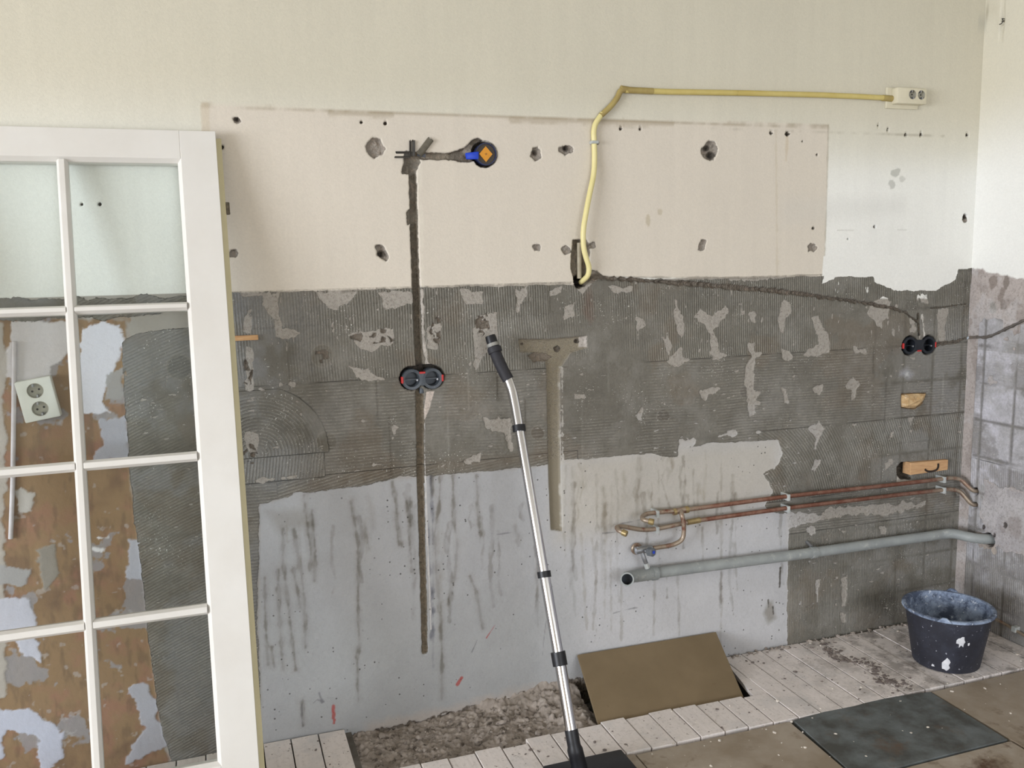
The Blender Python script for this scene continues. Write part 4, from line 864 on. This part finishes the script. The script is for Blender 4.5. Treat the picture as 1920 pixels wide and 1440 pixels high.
obj('body', lathe([(0, 0.004), (BR0-0.012, 0.004), (BR0-0.010, 0), (BR0-0.002, 0), (BR0, 0.003), (BR1-0.010, BH-0.03), (BR1-0.006, BH-0.004)], (BX, BY, 0.0015), (0, 0, 1), 56), M_BUCK, buck, True)
obj('inner_wall', lathe([(0, 0.008), (BR0-0.006, 0.008), (BR1-0.012, BH-0.004)], (BX, BY, 0.0015), (0, 0, 1), 56), M_BUCKIN, buck, True)
obj('rim', lathe([(BR1-0.012, BH-0.006), (BR1-0.010, BH), (BR1-0.003, BH+0.002), (BR1+0.004, BH), (BR1+0.005, BH-0.008), (BR1-0.002, BH-0.010), (BR1-0.008, BH-0.008), (BR1-0.012, BH-0.006)], (BX, BY, 0.0015), (0, 0, 1), 56), M_BUCKIN, buck, True)
def cone_pt(a, h, off=0.0):
    r = BR0+(BR1-0.010-BR0)*(h-0.003)/(BH-0.033)+off; return Vector((BX+r*math.cos(a), BY+r*math.sin(a), h+0.0015))
def splash(a0, h0, ra, rh, n=13):
    b = bmesh.new(); c = b.verts.new(cone_pt(a0, h0, 0.0022)); ring = []; ring2 = []
    for k in range(n):
        t = 2*math.pi*k/n; q = random.uniform(0.6, 1.25)
        ring.append(b.verts.new(cone_pt(a0+ra*math.cos(t)*q*0.85, h0+rh*math.sin(t)*q*0.85, 0.0018))); ring2.append(b.verts.new(cone_pt(a0+ra*math.cos(t)*q, h0+rh*math.sin(t)*q, 0.0002)))
    for k in range(n):
        k2 = (k+1) % n; b.faces.new((c, ring[k], ring[k2])); b.faces.new((ring[k], ring2[k], ring2[k2], ring[k2]))
    obj('plaster_splash', b, M_SPLASH, buck)
cdir = math.atan2(CAM[1]-BY, CAM[0]-BX)
for da, h0, ra, rh in ((0.35, 0.135, 0.10, 0.022), (0.02, 0.035, 0.12, 0.024), (-0.35, 0.020, 0.05, 0.006), (0.55, 0.125, 0.03, 0.007)): splash(cdir+da, h0, ra, rh)
for sgn in (0, 1):
    a = cdir-0.06+math.pi*sgn
    cx_, cy_ = BX+(BR1+0.002)*math.cos(a), BY+(BR1+0.002)*math.sin(a); tx, ty = -math.sin(a), math.cos(a)
    prof = [Vector((cx_+tx*s_, cy_+ty*s_, BH+z_)) for s_, z_ in ((-0.026, -0.004), (0.026, -0.004), (0.016, 0.006), (0.007, 0.013), (-0.007, 0.013), (-0.016, 0.006))]
    obj('handle_lug', prism(prof, (0.008*math.cos(a), 0.008*math.sin(a), 0), 0.001), M_BUCKIN, buck)

# ------------------------------------------------------------------ brown board leaning over the pit
M_BOARD = mottled('fibreboard', (126, 109, 84), (117, 101, 77), 5, 0.8, bump=0.06, bscale=350, c3=(112, 92, 68), s3=30, t3=(0.66, 0.72), coord='pos', spec=0.25)
tl_, tr_ = Vector((1.188, -0.012, 0.119)), Vector((1.768, -0.012, 0.113)); bl_, br_ = Vector((1.150, -0.282, -0.014)), Vector((1.718, -0.280, -0.016))
nrm = (tr_-tl_).cross(bl_-tl_).normalized(); nrm = nrm if nrm.y > 0 else -nrm
pb = prism([tl_, tr_, br_, bl_], nrm*0.009, 0.0012)
setp(obj('fibreboard_panel', pb, M_BOARD), 'brown fibreboard panel leaning over the floor pit against the wall', 'board')

# ------------------------------------------------------------------ pipework
def copper_mat():
    m, nt, b = newmat('old_copper'); co = geopos(nt)
    n1 = noise_n(nt, 22, 5, 0.65, co); n2 = noise_n(nt, 120, 3, 0.6, co)
    c = mix_n(nt, map_n(nt, n1, 0.40, 0.62), (128, 84, 68), (152, 116, 100)); c = mix_n(nt, map_n(nt, n2, 0.6, 0.68, 0, 0.6), c, (84, 60, 52))
    sx = nd(nt, 'ShaderNodeSeparateXYZ'); nt.links.new(co, sx.inputs[0])
    # old paint and plaster film left on both ends of the run
    e = math_n(nt, 'ADD', map_n(nt, sx.outputs[0], 1.62, 1.74, 1, 0), map_n(nt, sx.outputs[0], 2.72, 2.82)); e = math_n(nt, 'MULTIPLY', e, map_n(nt, n1, 0.36, 0.5), clamp=True)
    c = mix_n(nt, math_n(nt, 'MULTIPLY', e, 0.8), c, (168, 156, 138))
    nt.links.new(c, b.inputs['Base Color']); b.inputs['Metallic'].default_value = 0.55; b.inputs['Roughness'].default_value = 0.42
    return m
M_COP = copper_mat()
M_BRASS = mottled('brass_cap', (150, 128, 84), (176, 158, 118), 50, 0.4, 0.6, bump=0.1)
M_CLIP = mottled('white_clip', (190, 192, 188), (170, 174, 172), 40, 0.5, bump=0)
M_PVC = mottled('grey_pvc', (156, 160, 158), (140, 144, 143), 14, 0.45, bump=0.03, c3=(176, 176, 172), s3=30, t3=(0.58, 0.7))
M_DARKIN = mottled('pipe_inside', (60, 66, 74), (40, 44, 50), 20, 0.6, bump=0)
M_STEEL = mottled('galvanised', (176, 178, 182), (150, 152, 156), 40, 0.35, 0.8, bump=0)
YP = -0.036
def pp(px, py, y=YP): return Vector(at_y(px, py, y))
def hole_pt(h, dx=0.0): return Vector((XR+dx, -h[0], h[1]))
CR = 0.0085
# upper run
up = empty('copper_pipe', pp(1205, 970), 'upper copper water pipe along the wall with a capped left end', 'pipe', 'copper pipes on the wall')
h1 = hole_pt(PH1, 0.03)
run = fillet([pp(1220, 978, -0.110), pp(1206, 975, -0.095), pp(1203, 969, -0.06), pp(1213, 963), pp(1240, 960), pp(1277, 957), pp(1480, 930), pp(1700, 906), pp(1784, 896), Vector((XR-0.045, h1.y*0.55, at_y(1800, 902, -.07)[2])), Vector((XR-0.012, h1.y, h1.z)), h1], 0.03, 6)
obj('run', tube(run, CR, 14), M_COP, up, True)
e0 = pp(1220, 978, -0.110); d0 = (pp(1220, 978, -0.110)-pp(1206, 975, -0.095)).normalized()
obj('end_cap', lathe([(0, 0.012), (0.0095, 0.012), (0.0115, 0.010), (0.0115, -0.006), (0.0095, -0.008)], e0, d0, 16), M_BRASS, up, True)
t1, t2 = pp(1262, 960), pp(1288, 955)
obj('tee', tube([t1, t2], 0.0112, 16), M_COP, up, True)
for a_, b_ in ((pp(1262, 960), pp(1267, 959)), (pp(1284, 956), pp(1290, 955))): obj('tee_collar', tube([a_, b_], 0.0128, 16), M_BRASS, up, True)
br = fillet([pp(1277, 957), pp(1278, 964, -0.062), pp(1283, 985, -0.064), pp(1281, 1012, -0.062), pp(1262, 1022, -0.058), pp(1224, 1028, -0.056)], 0.035, 6)
obj('branch', tube(br, CR, 14), M_COP, up, True)
# stop valve on the branch
val = empty('stop_valve', pp(1200, 1031, -0.05), 'small stop valve with grey knob marked blue above the waste pipe', 'valve')
vp = pp(1208, 1030, -0.056)
obj('valve_body', tube([pp(1222, 1028, -0.056), pp(1208, 1030, -0.056), pp(1192, 1033, -0.056)], [0.0115, 0.0135, 0.0125], 16), M_STEEL, val, True)
obj('wall_flange', lathe([(0, 0.004), (0.019, 0.003), (0.022, 0), (0.022, -0.004)], pp(1194, 1029, -0.012), (0, -1, 0), 24), M_COP, val, True)
obj('wall_stub', tube([pp(1194, 1029, -0.004), pp(1196, 1031, -0.06)], 0.010, 14), M_STEEL, val, True)
kd = (Vector((0.25, -0.85, 0.12))).normalized(); kp = pp(1211, 1033, -0.068)
obj('stem', tube([kp, kp+kd*0.02], 0.007, 12), M_STEEL, val, True)
knob = obj('knob', lathe([(0, 0), (0.012, 0), (0.0175, 0.006), (0.0165, 0.024), (0.012, 0.028), (0, 0.028)], kp+kd*0.012, kd, 8), mottled('knob_grey', (104, 108, 112), (90, 94, 98), 30, 0.5, bump=0), val, False)
obj('blue_mark', lathe([(0, 0.0012), (0.006, 0.001), (0.006, 0)], kp+kd*0.0405, kd, 10), mottled('blue_mark', (40, 70, 190), (36, 62, 176), 30, 0.5, bump=0), knob)
obj('outlet', tube(fillet([pp(1204, 1036, -0.058), pp(1207, 1046, -0.062), pp(1213, 1060, -0.062)], 0.02, 4), [0.0085]*6+[0.0070], 12), M_STEEL, val, True)
obj('outlet_nut', tube([pp(1211, 1056, -0.062), pp(1214, 1065, -0.062)], 0.0095, 8), M_CLIP, val)
# lower run
lo_ = empty('copper_pipe', pp(1160, 988), 'lower copper water pipe along the wall ending in a brass cap', 'pipe', 'copper pipes on the wall')
h2 = hole_pt(PH2, 0.03)
run = fillet([pp(1170, 999, -0.100), pp(1160, 995, -0.085), pp(1155, 988, -0.045), pp(1168, 987), pp(1205, 994), pp(1230, 992), pp(1300, 977), pp(1480, 952), pp(1700, 926), pp(1782, 917), Vector((XR-0.045, h2.y*0.55, at_y(1800, 924, -.07)[2])), Vector((XR-0.012, h2.y, h2.z)), h2], 0.03, 6)
obj('run', tube(run, CR, 14), M_COP, lo_, True)
d0 = (pp(1170, 999, -0.100)-pp(1160, 995, -0.085)).normalized()
obj('end_cap', lathe([(0, 0.012), (0.0095, 0.012), (0.0115, 0.010), (0.0115, -0.006), (0.0095, -0.008)], pp(1170, 999, -0.100), d0, 16), M_BRASS, lo_, True)
obj('joint_sleeve', tube([pp(1288, 979.5), pp(1312, 975)], 0.0108, 16), M_BRASS, lo_, True)
def clip(parent, px, py, ang=0.0, h=0.015, wd_=0.012):
    c = pp(px, py); b = box((c.x-wd_/2, YP-0.013, c.z-h), (c.x+wd_/2, 0.0, c.z+h*0.72), 0.002)
    return obj('pipe_clip', b, M_CLIP, parent)
for px, py in ((1231, 962), (1476, 931), (1768, 898)): clip(up, px, py)
for px, py in ((1231, 992), (1476, 953), (1768, 918)): clip(lo_, px, py)
# waste pipe
WYP = -0.040; WRAD = 0.0205
wp_ = lambda px, py, y=WYP: Vector(at_y(px, py, y))
waste = empty('waste_pipe', wp_(1180, 1085), 'grey plastic waste pipe with open elbow at its left end', 'pipe')
h3 = hole_pt(PH3, 0.05)
run = fillet([wp_(1222, 1075), wp_(1525, 1036), wp_(1765, 1002), Vector((XR-0.09, -0.060, at_y(1790, 999, -.06)[2])), Vector((XR-0.035, h3.y*0.9, h3.z+0.004)), h3], 0.07, 7)
obj('run', tube(run, WRAD, 24), M_PVC, waste, True)
obj('socket', tube([wp_(1192, 1080), wp_(1224, 1075)], 0.0235, 24), M_PVC, waste, True)
obj('socket_ring', tube([wp_(1222, 1075.3), wp_(1231, 1074)], 0.0265, 24), M_PVC, waste, True)
el = fillet([wp_(1205, 1078), wp_(1176, 1082), wp_(1176, 1086, -0.095)], 0.045, 8)
eb = tube(el, 0.0228, 24, caps=False); obj('elbow', eb, M_PVC, waste, True)
ep, ed = el[-1], (el[-1]-el[-2]).normalized()
obj('elbow_mouth', lathe([(0.0228, -0.004), (0.0245, -0.004), (0.0245, 0.006), (0.0195, 0.006), (0.0190, -0.035), (0.0, -0.036)], ep, ed, 28), M_PVC, waste, True)
obj('mouth_inside', lathe([(0.0188, -0.012), (0.0186, -0.033), (0, -0.034)], ep, ed, 24), M_DARKIN, waste, True)
for px, py in ((1525, 1036),):
    obj('pipe_bracket', tube([wp_(px-5, py+0.7), wp_(px+5, py-0.7)], 0.0228, 24), M_PVC, waste, True)
    c = wp_(px, py); obj('bracket_screw', tube([Vector((c.x-0.004, -0.002, c.z+0.034)), Vector((c.x-0.004, WYP+0.006, c.z+0.022))], 0.006, 10), M_STEEL, waste, True)
# short copper pipe low on the right wall
cl = [Vector(at_x(x_, y_, XR-0.014)) for x_, y_ in ((1850, 1152), (1866, 1160), (1893, 1175), (1935, 1200))]
cl[-1] = cl[-1]+(cl[-1]-cl[-2])*1.2
fp = empty('copper_pipe', cl[0], 'thin copper pipe low on the right wall behind the bucket', 'pipe')
obj('run', tube(cl, 0.0062, 12), M_COP, fp, True)
c = Vector(at_x(1903, 1180, XR-0.016)); obj('pipe_clip', box((XR-0.026, c.y-0.010, c.z-0.010), (XR, c.y+0.010, c.z+0.012), 0.002), M_CLIP, fp)

# ------------------------------------------------------------------ electrics
M_YEL = mottled('yellowed_conduit', (203, 186, 118), (192, 172, 100), 12, 0.45, bump=0.03, c3=(150, 132, 80), s3=20, t3=(0.64, 0.72), coord='pos')
M_YEL2 = mottled('pale_conduit', (226, 214, 156), (216, 204, 142), 10, 0.42, bump=0.02, coord='pos')
M_TAN = mottled('tan_elbow', (168, 150, 92), (150, 130, 78), 20, 0.5, bump=0.04, coord='pos')
cp = lambda px, py, y=-0.012: Vector(at_y(px, py, y))
cond = empty('yellow_conduit', cp(1093, 527), 'pale yellow plastic conduit running from wall opening up to white socket', 'conduit')
obj('horizontal_run', tube([cp(1172, 169), cp(1250, 172), cp(1400, 174.5), cp(1540, 178), cp(1612, 181), cp(1668, 184)], 0.0098, 16), M_YEL, cond, True)
obj('coupling', tube([cp(1164, 166), cp(1180, 169), cp(1224, 171)], 0.0108, 16), M_TAN, cond, True)
obj('elbow', tube(fillet([cp(1172, 168), cp(1163, 170), cp(1158, 183), cp(1145, 200), cp(1126, 217)], 0.018, 5), 0.0098, 16), M_TAN, cond, True)
obj('flexible_run', tube(fillet([cp(1129, 213), cp(1116, 232), cp(1113, 246), cp(1115, 290), cp(1114, 325, -0.02), cp(1103, 375, -0.03), cp(1093, 432, -0.035), cp(1094, 468, -0.03), cp(1105, 502, -0.022), cp(1103, 517, -0.016), cp(1092, 527, 0.012), cp(1089, 529, 0.028)], 0.05, 6), 0.0092, 16), M_YEL2, cond, True)
c = cp(1114, 267); obj('clip', box((c.x-0.013, -0.024, c.z-0.005), (c.x+0.013, 0, c.z+0.005), 0.002), M_CLIP, cond)
stub = tube([cp(1086, 455, 0.010), cp(1086, 490, 0.012), cp(1086, 522, 0.014)], 0.0085, 14)
setp(obj('conduit_stub', stub, mottled('old_conduit', (176, 166, 144), (150, 140, 120), 20, 0.5, bump=0.05), None, True), 'short old grey conduit stub in the wall opening behind yellow conduit', 'conduit')

M_IVORY = mottled('ivory_plastic', (214, 207, 184), (206, 198, 174), 10, 0.4, bump=0.0)
M_WHITEPL = mottled('white_socket', (224, 224, 214), (214, 214, 204), 10, 0.35, bump=0.0)
M_CUP = mottled('socket_cup', (168, 164, 148), (154, 150, 136), 20, 0.45, bump=0)
M_PIN = mottled('pin_hole', (38, 36, 32), (30, 28, 26), 20, 0.5, bump=0)
def socket_face(parent, c, ex, ez, r, off, rot=0.0):
    """one round recessed socket: cup ring, bottom, two pin holes, two earth clips. c on the face, faces -y"""
    n = Vector((0, -1, 0))
    cup = obj('socket_cup', lathe([(r*1.06, 0.0002), (r*1.02, 0.0010), (r*0.97, 0.0004), (r*0.94, -0.011), (0, -0.011)], c+n*off, n, 28), M_CUP, parent, True)
    for s in (-1, 1):
        p = c+ex*(s*r*0.45)*math.cos(rot)+ez*(s*r*0.45)*math.sin(rot)
        obj('pin_hole', lathe([(0.0032, 0.0004), (0, 0.0004)], p+n*(off-0.0108), n, 10), M_PIN, cup)
        q = c-ex*(s*r*0.78)*math.sin(rot)+ez*(s*r*0.78)*math.cos(rot)
        obj('earth_clip', box(q-Vector((0.0025, 0.003, 0.004)), q+Vector((0.0025, 0.009, 0.004))), M_STEEL, cup)
def cut(o, bm_):
    c = bpy.data.objects.new('cutter', bpy.data.meshes.new('cutter')); bmesh.ops.recalc_face_normals(bm_, faces=bm_.faces); bm_.to_mesh(c.data); bm_.free(); COL.objects.link(c)
    c.matrix_world = Matrix.Identity(4)
    md = o.modifiers.new('cut', 'BOOLEAN'); md.operation = 'DIFFERENCE'; md.solver = 'EXACT'; md.object = c
    bpy.context.view_layer.update(); dg = bpy.context.evaluated_depsgraph_get()
    me = bpy.data.meshes.new_from_object(o.evaluated_get(dg)); o.modifiers.remove(md); old = o.data; o.data = me
    bpy.data.objects.remove(c)
def cyl_cut(c, r): return tube([c+Vector((0, 0.012, 0)), c+Vector((0, -0.02, 0))], r, 28)
# socket on the upper wall
a, b_ = at_y(1660, 165), at_y(1722, 204)
ss = empty('double_socket', (a[0], 0, b_[2]), 'ivory surface double socket high on the wall at the end of yellow conduit', 'socket')
zt_, zb_ = at_y(1690, 166)[2], at_y(1690, 205)[2]
obj('back_plate', box((a[0], -0.010, zb_), (b_[0]-0.012, 0.0, zt_), 0.002), M_IVORY, ss)
x0_ = at_y(1668, 180)[0]; zb2 = at_y(1690, 198)[2]
faceb = obj('housing', box((x0_, -0.042, zb2), (b_[0], -0.008, zt_-0.003), 0.006), M_IVORY, ss, True)
EX, EZ = Vector((1, 0, 0)), Vector((0, 0, 1))
hw = b_[0]-x0_; zc = (zb2+zt_-0.003)/2
for fx_ in (0.50, 0.80): cut(faceb, cyl_cut(Vector((x0_+hw*fx_, -0.042, zc+0.004)), 0.0165)); socket_face(ss, Vector((x0_+hw*fx_, -0.042, zc+0.004)), EX, EZ, 0.0165, 0.0, 0.3)
obj('cable_entry', tube([cp(1655, 183.5), cp(1672, 185)], 0.0115, 14), M_TAN, ss, True)
# tilted socket seen through the glazed door
sc = Vector(at_y(71, 749, -0.03)); ti = math.radians(9)
ls = empty('double_socket', (sc.x, 0, sc.z-0.07), 'white double socket tilted on brown plaster behind the glazed door', 'socket')
ex = Vector((math.cos(ti), 0, math.sin(ti))); ez = Vector((-math.sin(ti), 0, math.cos(ti)))
wv_, hv_ = 0.047, 0.060
def rb(hw_, hh_, y0, y1, bev):
    P = [sc*1.0+ex*sx*hw_+ez*sz*hh_ for sx, sz in ((-1, -1), (1, -1), (1, 1), (-1, 1))]
    for p in P: p.y = y0
    return prism(P, (0, y1-y0, 0), bev)
lsb = obj('housing', rb(wv_, hv_, -0.002, -0.036, 0.004), M_WHITEPL, ls, True)
for s in (-1, 1):
    c = sc+ez*(s*0.0265); c.y = -0.036; cut(lsb, cyl_cut(c, 0.0205)); socket_face(ls, c, ex, ez, 0.0205, 0.0, ti)
# thin white cable duct beside it
cdp = [Vector(at_y(x_, y_, -0.006)) for x_, y_ in ((27, 640), (26, 760), (24, 900), (20, 1010))]
setp(obj('cable_duct', tube(cdp, 0.0065, 10), mottled('duct_white', (206, 200, 200), (190, 182, 180), 20, 0.5, bump=0), None, True), 'thin white cable duct running down brown plaster left of the tilted socket', 'cable duct')

# flush boxes
M_FLUSH = mottled('flush_box_plastic', (78, 84, 90), (64, 69, 75), 30, 0.4, bump=0, c3=(120, 120, 116), s3=40, t3=(0.68, 0.74))
M_FLUSH2 = mottled('flush_box_black', (36, 40, 46), (28, 31, 36), 30, 0.4, bump=0)
M_RED = mottled('red_claw', (196, 52, 48), (176, 44, 42), 30, 0.45, bump=0)
def flush_box(pts, label, mat, r, y0, top_tube=False, open_=True):
    c0, c1 = [Vector((p[0], y0, p[1])) for p in pts]
    e = empty('flush_socket_box', (c0+c1)/2+Vector((0, 0, -r)), label, 'socket box', 'double flush boxes in the wall')
    n = Vector((0, -1, 0))
    for c in (c0, c1):
        obj('box_cup', lathe([(r*0.99, -0.045), (r, 0.0), (r*0.97, 0.002), (r*0.72, 0.001), (r*0.68, -0.006), (r*0.66, -0.036), (0, -0.036)], c, n, 32), mat, e, True)
        obj('cup_screw', lathe([(0, 0.003), (0.0035, 0.002), (0.0035, -0.004)], c+EX*(r*0.5)+n*(-0.004)-EZ*r*0.12, n, 10), M_STEEL, e, True)
        obj('mounting_bar', box((c.x-r*0.68, y0+0.004, c.z-0.0012), (c.x+r*0.68, y0+0.010, c.z+0.0012)), mat, e)
    m_ = (c0+c1)/2
    obj('bridge', box((c0.x+r*0.70, y0-0.0015, m_.z-r*0.66), (c1.x-r*0.70, y0+0.040, m_.z+r*0.66), 0.003), mat, e)
    for c, s in ((c0, -1), (c1, 1)):
        obj('red_claw', box((c.x+s*r*0.97-0.003, y0-0.003, c.z-0.011), (c.x+s*r*0.97+0.004, y0+0.01, c.z+0.011), 0.0015), M_RED, e)
    obj('red_claw', box((m_.x-0.010, y0-0.0035, m_.z+(-r*0.62 if top_tube else r*0.62)-0.003), (m_.x+0.010, y0+0.01, m_.z+(-r*0.62 if top_tube else r*0.62)+0.003), 0.0012), M_RED, e)
    s = 1 if top_tube else -1
    obj('conduit_spout', tube([m_+EZ*s*r*0.5+Vector((0, 0.018, 0)), m_+EZ*s*r*1.42+Vector((0, 0.016, 0))], 0.0095, 14), mat, e, True)
    return e
bx1 = [W(772.5, 711.5), W(810.5, 709.5)]
flush_box(bx1, 'grey double flush socket box in the vertical chase beside the vacuum handle', M_FLUSH, 0.0345, -0.004)
flush_box(BOX2, 'black double flush socket box near the right corner with red claws', M_FLUSH2, 0.0355, 0.000, True)
# round junction box
M_BLUE = mottled('blue_box', (30, 70, 200), (26, 60, 180), 20, 0.4, bump=0)
M_ORANGE = mottled('orange_label', (214, 146, 38), (204, 136, 32), 40, 0.5, bump=0)
M_BROWNLID = mottled('brown_lid', (66, 56, 44), (56, 47, 38), 30, 0.5, bump=0.05)
jc = Vector((BOX3[0]+0.003, -0.002, BOX3[1])); n = Vector((0, -1, 0))
jb = empty('junction_box', jc+Vector((0, 0, -0.036)), 'round blue wall junction box with brown cover and orange diamond', 'junction box')
obj('box_ring', lathe([(0.0345, -0.035), (0.0365, 0.0), (0.0355, 0.003), (0.0325, 0.003), (0.0320, -0.004)], jc, n, 36), mottled('navy_ring', (34, 44, 84), (24, 30, 56), 30, 0.4, bump=0), jb, True)
cov = obj('cover', lathe([(0, -0.002), (0.0322, -0.002), (0.0325, -0.006)], jc, n, 36), M_BROWNLID, jb, True)
q = 0.0225; obj('diamond_label', prism([jc+Vector((dx, 0.0, dz))+n*-0.0012 for dx, dz in ((0, q*1.12), (q, 0), (0, -q*1.12), (-q, 0))], n*0.002), M_ORANGE, cov)
obj('centre_screw', lathe([(0, 0.002), (0.0035, 0.0015), (0.0035, 0)], jc+n*0.0008, n, 12), mottled('screw_ochre', (170, 112, 40), (150, 98, 36), 40, 0.5, bump=0), cov)
sp = [W(872, 287), W(897, 284), W(897, 299), W(874, 299)]
obj('conduit_spout', prism([Vector((x_, 0.004, z_)) for x_, z_ in sp], (0, -0.010, 0), 0.003), M_BLUE, jb, True)
# cut conduits at the head of the chase
M_OLDC = mottled('cut_conduit', (112, 106, 92), (84, 79, 68), 30, 0.6, bump=0.1)
M_DARKC = mottled('dark_conduit', (70, 66, 60), (52, 49, 44), 30, 0.6, bump=0.1)
def half_pipe(name, a, b2, r, mat, label, y=-0.006, sg=1):
    a, b2 = Vector(at_y(*a, y)), Vector(at_y(*b2, y)); t = (b2-a).normalized(); s = t.cross(Vector((0, -1, 0))).normalized(); bm_ = bmesh.new(); A, B = [], []
    for rr_ in (r, r*0.8):
        for k in range(9):
            th_ = math.pi*k/8; o_ = s*math.cos(th_)*rr_+Vector((0, sg, 0))*math.sin(th_)*rr_*0.8
            A.append(bm_.verts.new(a+o_)); B.append(bm_.verts.new(b2+o_+t*random.uniform(-0.004, 0.004)))
    order = list(range(9))+list(range(17, 8, -1))
    for i in range(len(order)):
        p_, q_ = order[i], order[(i+1) % len(order)]; bm_.faces.new((A[p_], A[q_], B[q_], B[p_]))
    bm_.faces.new([A[i] for i in order]); bm_.faces.new([B[i] for i in order][::-1])
    return setp(obj(name, bm_, mat), label, 'conduit', 'cut conduits at the head of the chase')
half_pipe('cut_conduit', (785, 291), (807, 262), 0.0105, M_OLDC, 'split grey conduit sticking out diagonally above the chase head', -0.004, -1)
half_pipe('cut_conduit', (773, 292), (773, 263), 0.0095, M_DARKC, 'dark split conduit pointing straight up above the chase head')
half_pipe('cut_conduit', (770, 290), (742, 290), 0.0105, M_DARKC, 'dark split conduit pointing left from the chase head')
half_pipe('cut_conduit', (783, 289), (797, 292), 0.0055, mottled('grey_cable_end', (100, 104, 112), (84, 88, 96), 30, 0.5, bump=0), 'short grey cable end lying in the horizontal chase')
# old cable in the right wall's hairline chase
cab_pts = [Vector(at_x(x_, y_, XR-0.001)) for x_, y_ in cable[1:]]
setp(obj('old_cable', tube(fillet(cab_pts, 0.02, 3), 0.0032, 8), mottled('grey_cable', (112, 106, 100), (92, 87, 82), 40, 0.6, bump=0), None, True), 'dark old cable rising to the right in the right wall', 'cable')
# screw hook high on the right wall
hc = Vector(at_x(1878, 40, XR-0.012))
hk = [hc+Vector((0.014, 0, 0.010)), hc+Vector((0, 0, 0.010)), hc+Vector((-0.004, -0.008, 0.006)), hc+Vector((-0.004, -0.010, -0.002)), hc+Vector((-0.004, -0.004, -0.010)), hc+Vector((-0.004, 0.006, -0.010))]
setp(obj('screw_hook', tube(fillet(hk, 0.006, 4), 0.0018, 8), M_DARKC, None, True), 'tiny dark screw hook high on the right wall', 'hook')

# ------------------------------------------------------------------ wooden plugs and stone in the wall
def wood_mat(name, c1, c2):
    m, nt, b = newmat(name); co = geopos(nt); mp = nd(nt, 'ShaderNodeMapping'); mp.inputs['Scale'].default_value = (2, 6, 22); nt.links.new(co, mp.inputs[0])
    g = noise_n(nt, 12, 4, 0.6, mp.outputs[0], 0.4); c = mix_n(nt, map_n(nt, g, 0.35, 0.68), c1, c2); nt.links.new(c, b.inputs['Base Color']); b.inputs['Roughness'].default_value = 0.7
    return m
M_PINE = wood_mat('pine', (206, 164, 116), (186, 138, 92))
M_PINE2 = wood_mat('pine_block', (208, 168, 124), (190, 146, 104))
p0, p1 = at_y(430, 640, -0.01), at_y(484, 628, -0.01)
setp(obj('wood_wedge', box((p0[0], -0.010, p0[2]), (p1[0], 0.02, p1[2]), 0.0015), M_PINE), 'thin pine wedge set in the grey wall right beside the glazed door', 'wood block')
P = [at_y(x_, y_, -0.02) for x_, y_ in ((1707, 891), (1708, 868), (1778, 862), (1777, 881))]
wbk = empty('wood_block', Vector(P[0]), 'pine block with burnt screw hole in the wall above the copper pipes', 'wood block')
obj('block', prism([Vector((p[0], -0.020, p[2])) for p in P], (0, 0.045, 0), 0.0015), M_PINE2, wbk)
M_BURNT = mottled('burnt_wood', (58, 46, 38), (40, 32, 27), 60, 0.9, bump=0.2)
arc = [Vector(at_y(x_, y_, -0.0205)) for x_, y_ in ((1734, 880), (1739, 884), (1748, 884), (1756, 881), (1759, 876), (1759, 869))]
obj('burnt_groove', tube(fillet(arc, 0.008, 3), 0.0042, 8), M_BURNT, wbk)
b = bmesh.new(); ctr = Vector(at_y(1712, 752, -0.002))
outl = [Vector(at_y(x_, y_, -0.004)) for x_, y_ in ((1692, 741), (1706, 739), (1722, 738), (1736, 739), (1732, 750), (1726, 757), (1716, 764), (1704, 765), (1692, 763), (1691, 752))]
ring0 = [b.verts.new(p+Vector((0, 0.03, 0))) for p in outl]; ring1 = [b.verts.new(p) for p in outl]
ring2 = [b.verts.new(p.lerp(ctr, 0.35)+Vector((0, -0.008-random.uniform(0, 0.006), 0))) for p in outl]; ring3 = [b.verts.new(p.lerp(ctr, 0.7)+Vector((0, -0.009-random.uniform(0, 0.008), 0))) for p in outl]; cc = b.verts.new(ctr+Vector((0, -0.016, 0)))
for R0, R1 in ((ring0, ring1), (ring1, ring2), (ring2, ring3)):
    for k in range(len(outl)): b.faces.new((R0[k], R0[(k+1) % len(outl)], R1[(k+1) % len(outl)], R1[k]))
for k in range(len(outl)): b.faces.new((ring3[k], ring3[(k+1) % len(outl)], cc))
setp(obj('stone_fragment', b, mottled('tan_stone', (206, 178, 136), (176, 142, 98), 60, 0.9, bump=0.5, bscale=180, c3=(224, 212, 196), s3=40, t3=(0.58, 0.66))), 'tan broken stone bedded in grey adhesive below the black flush box', 'stone')
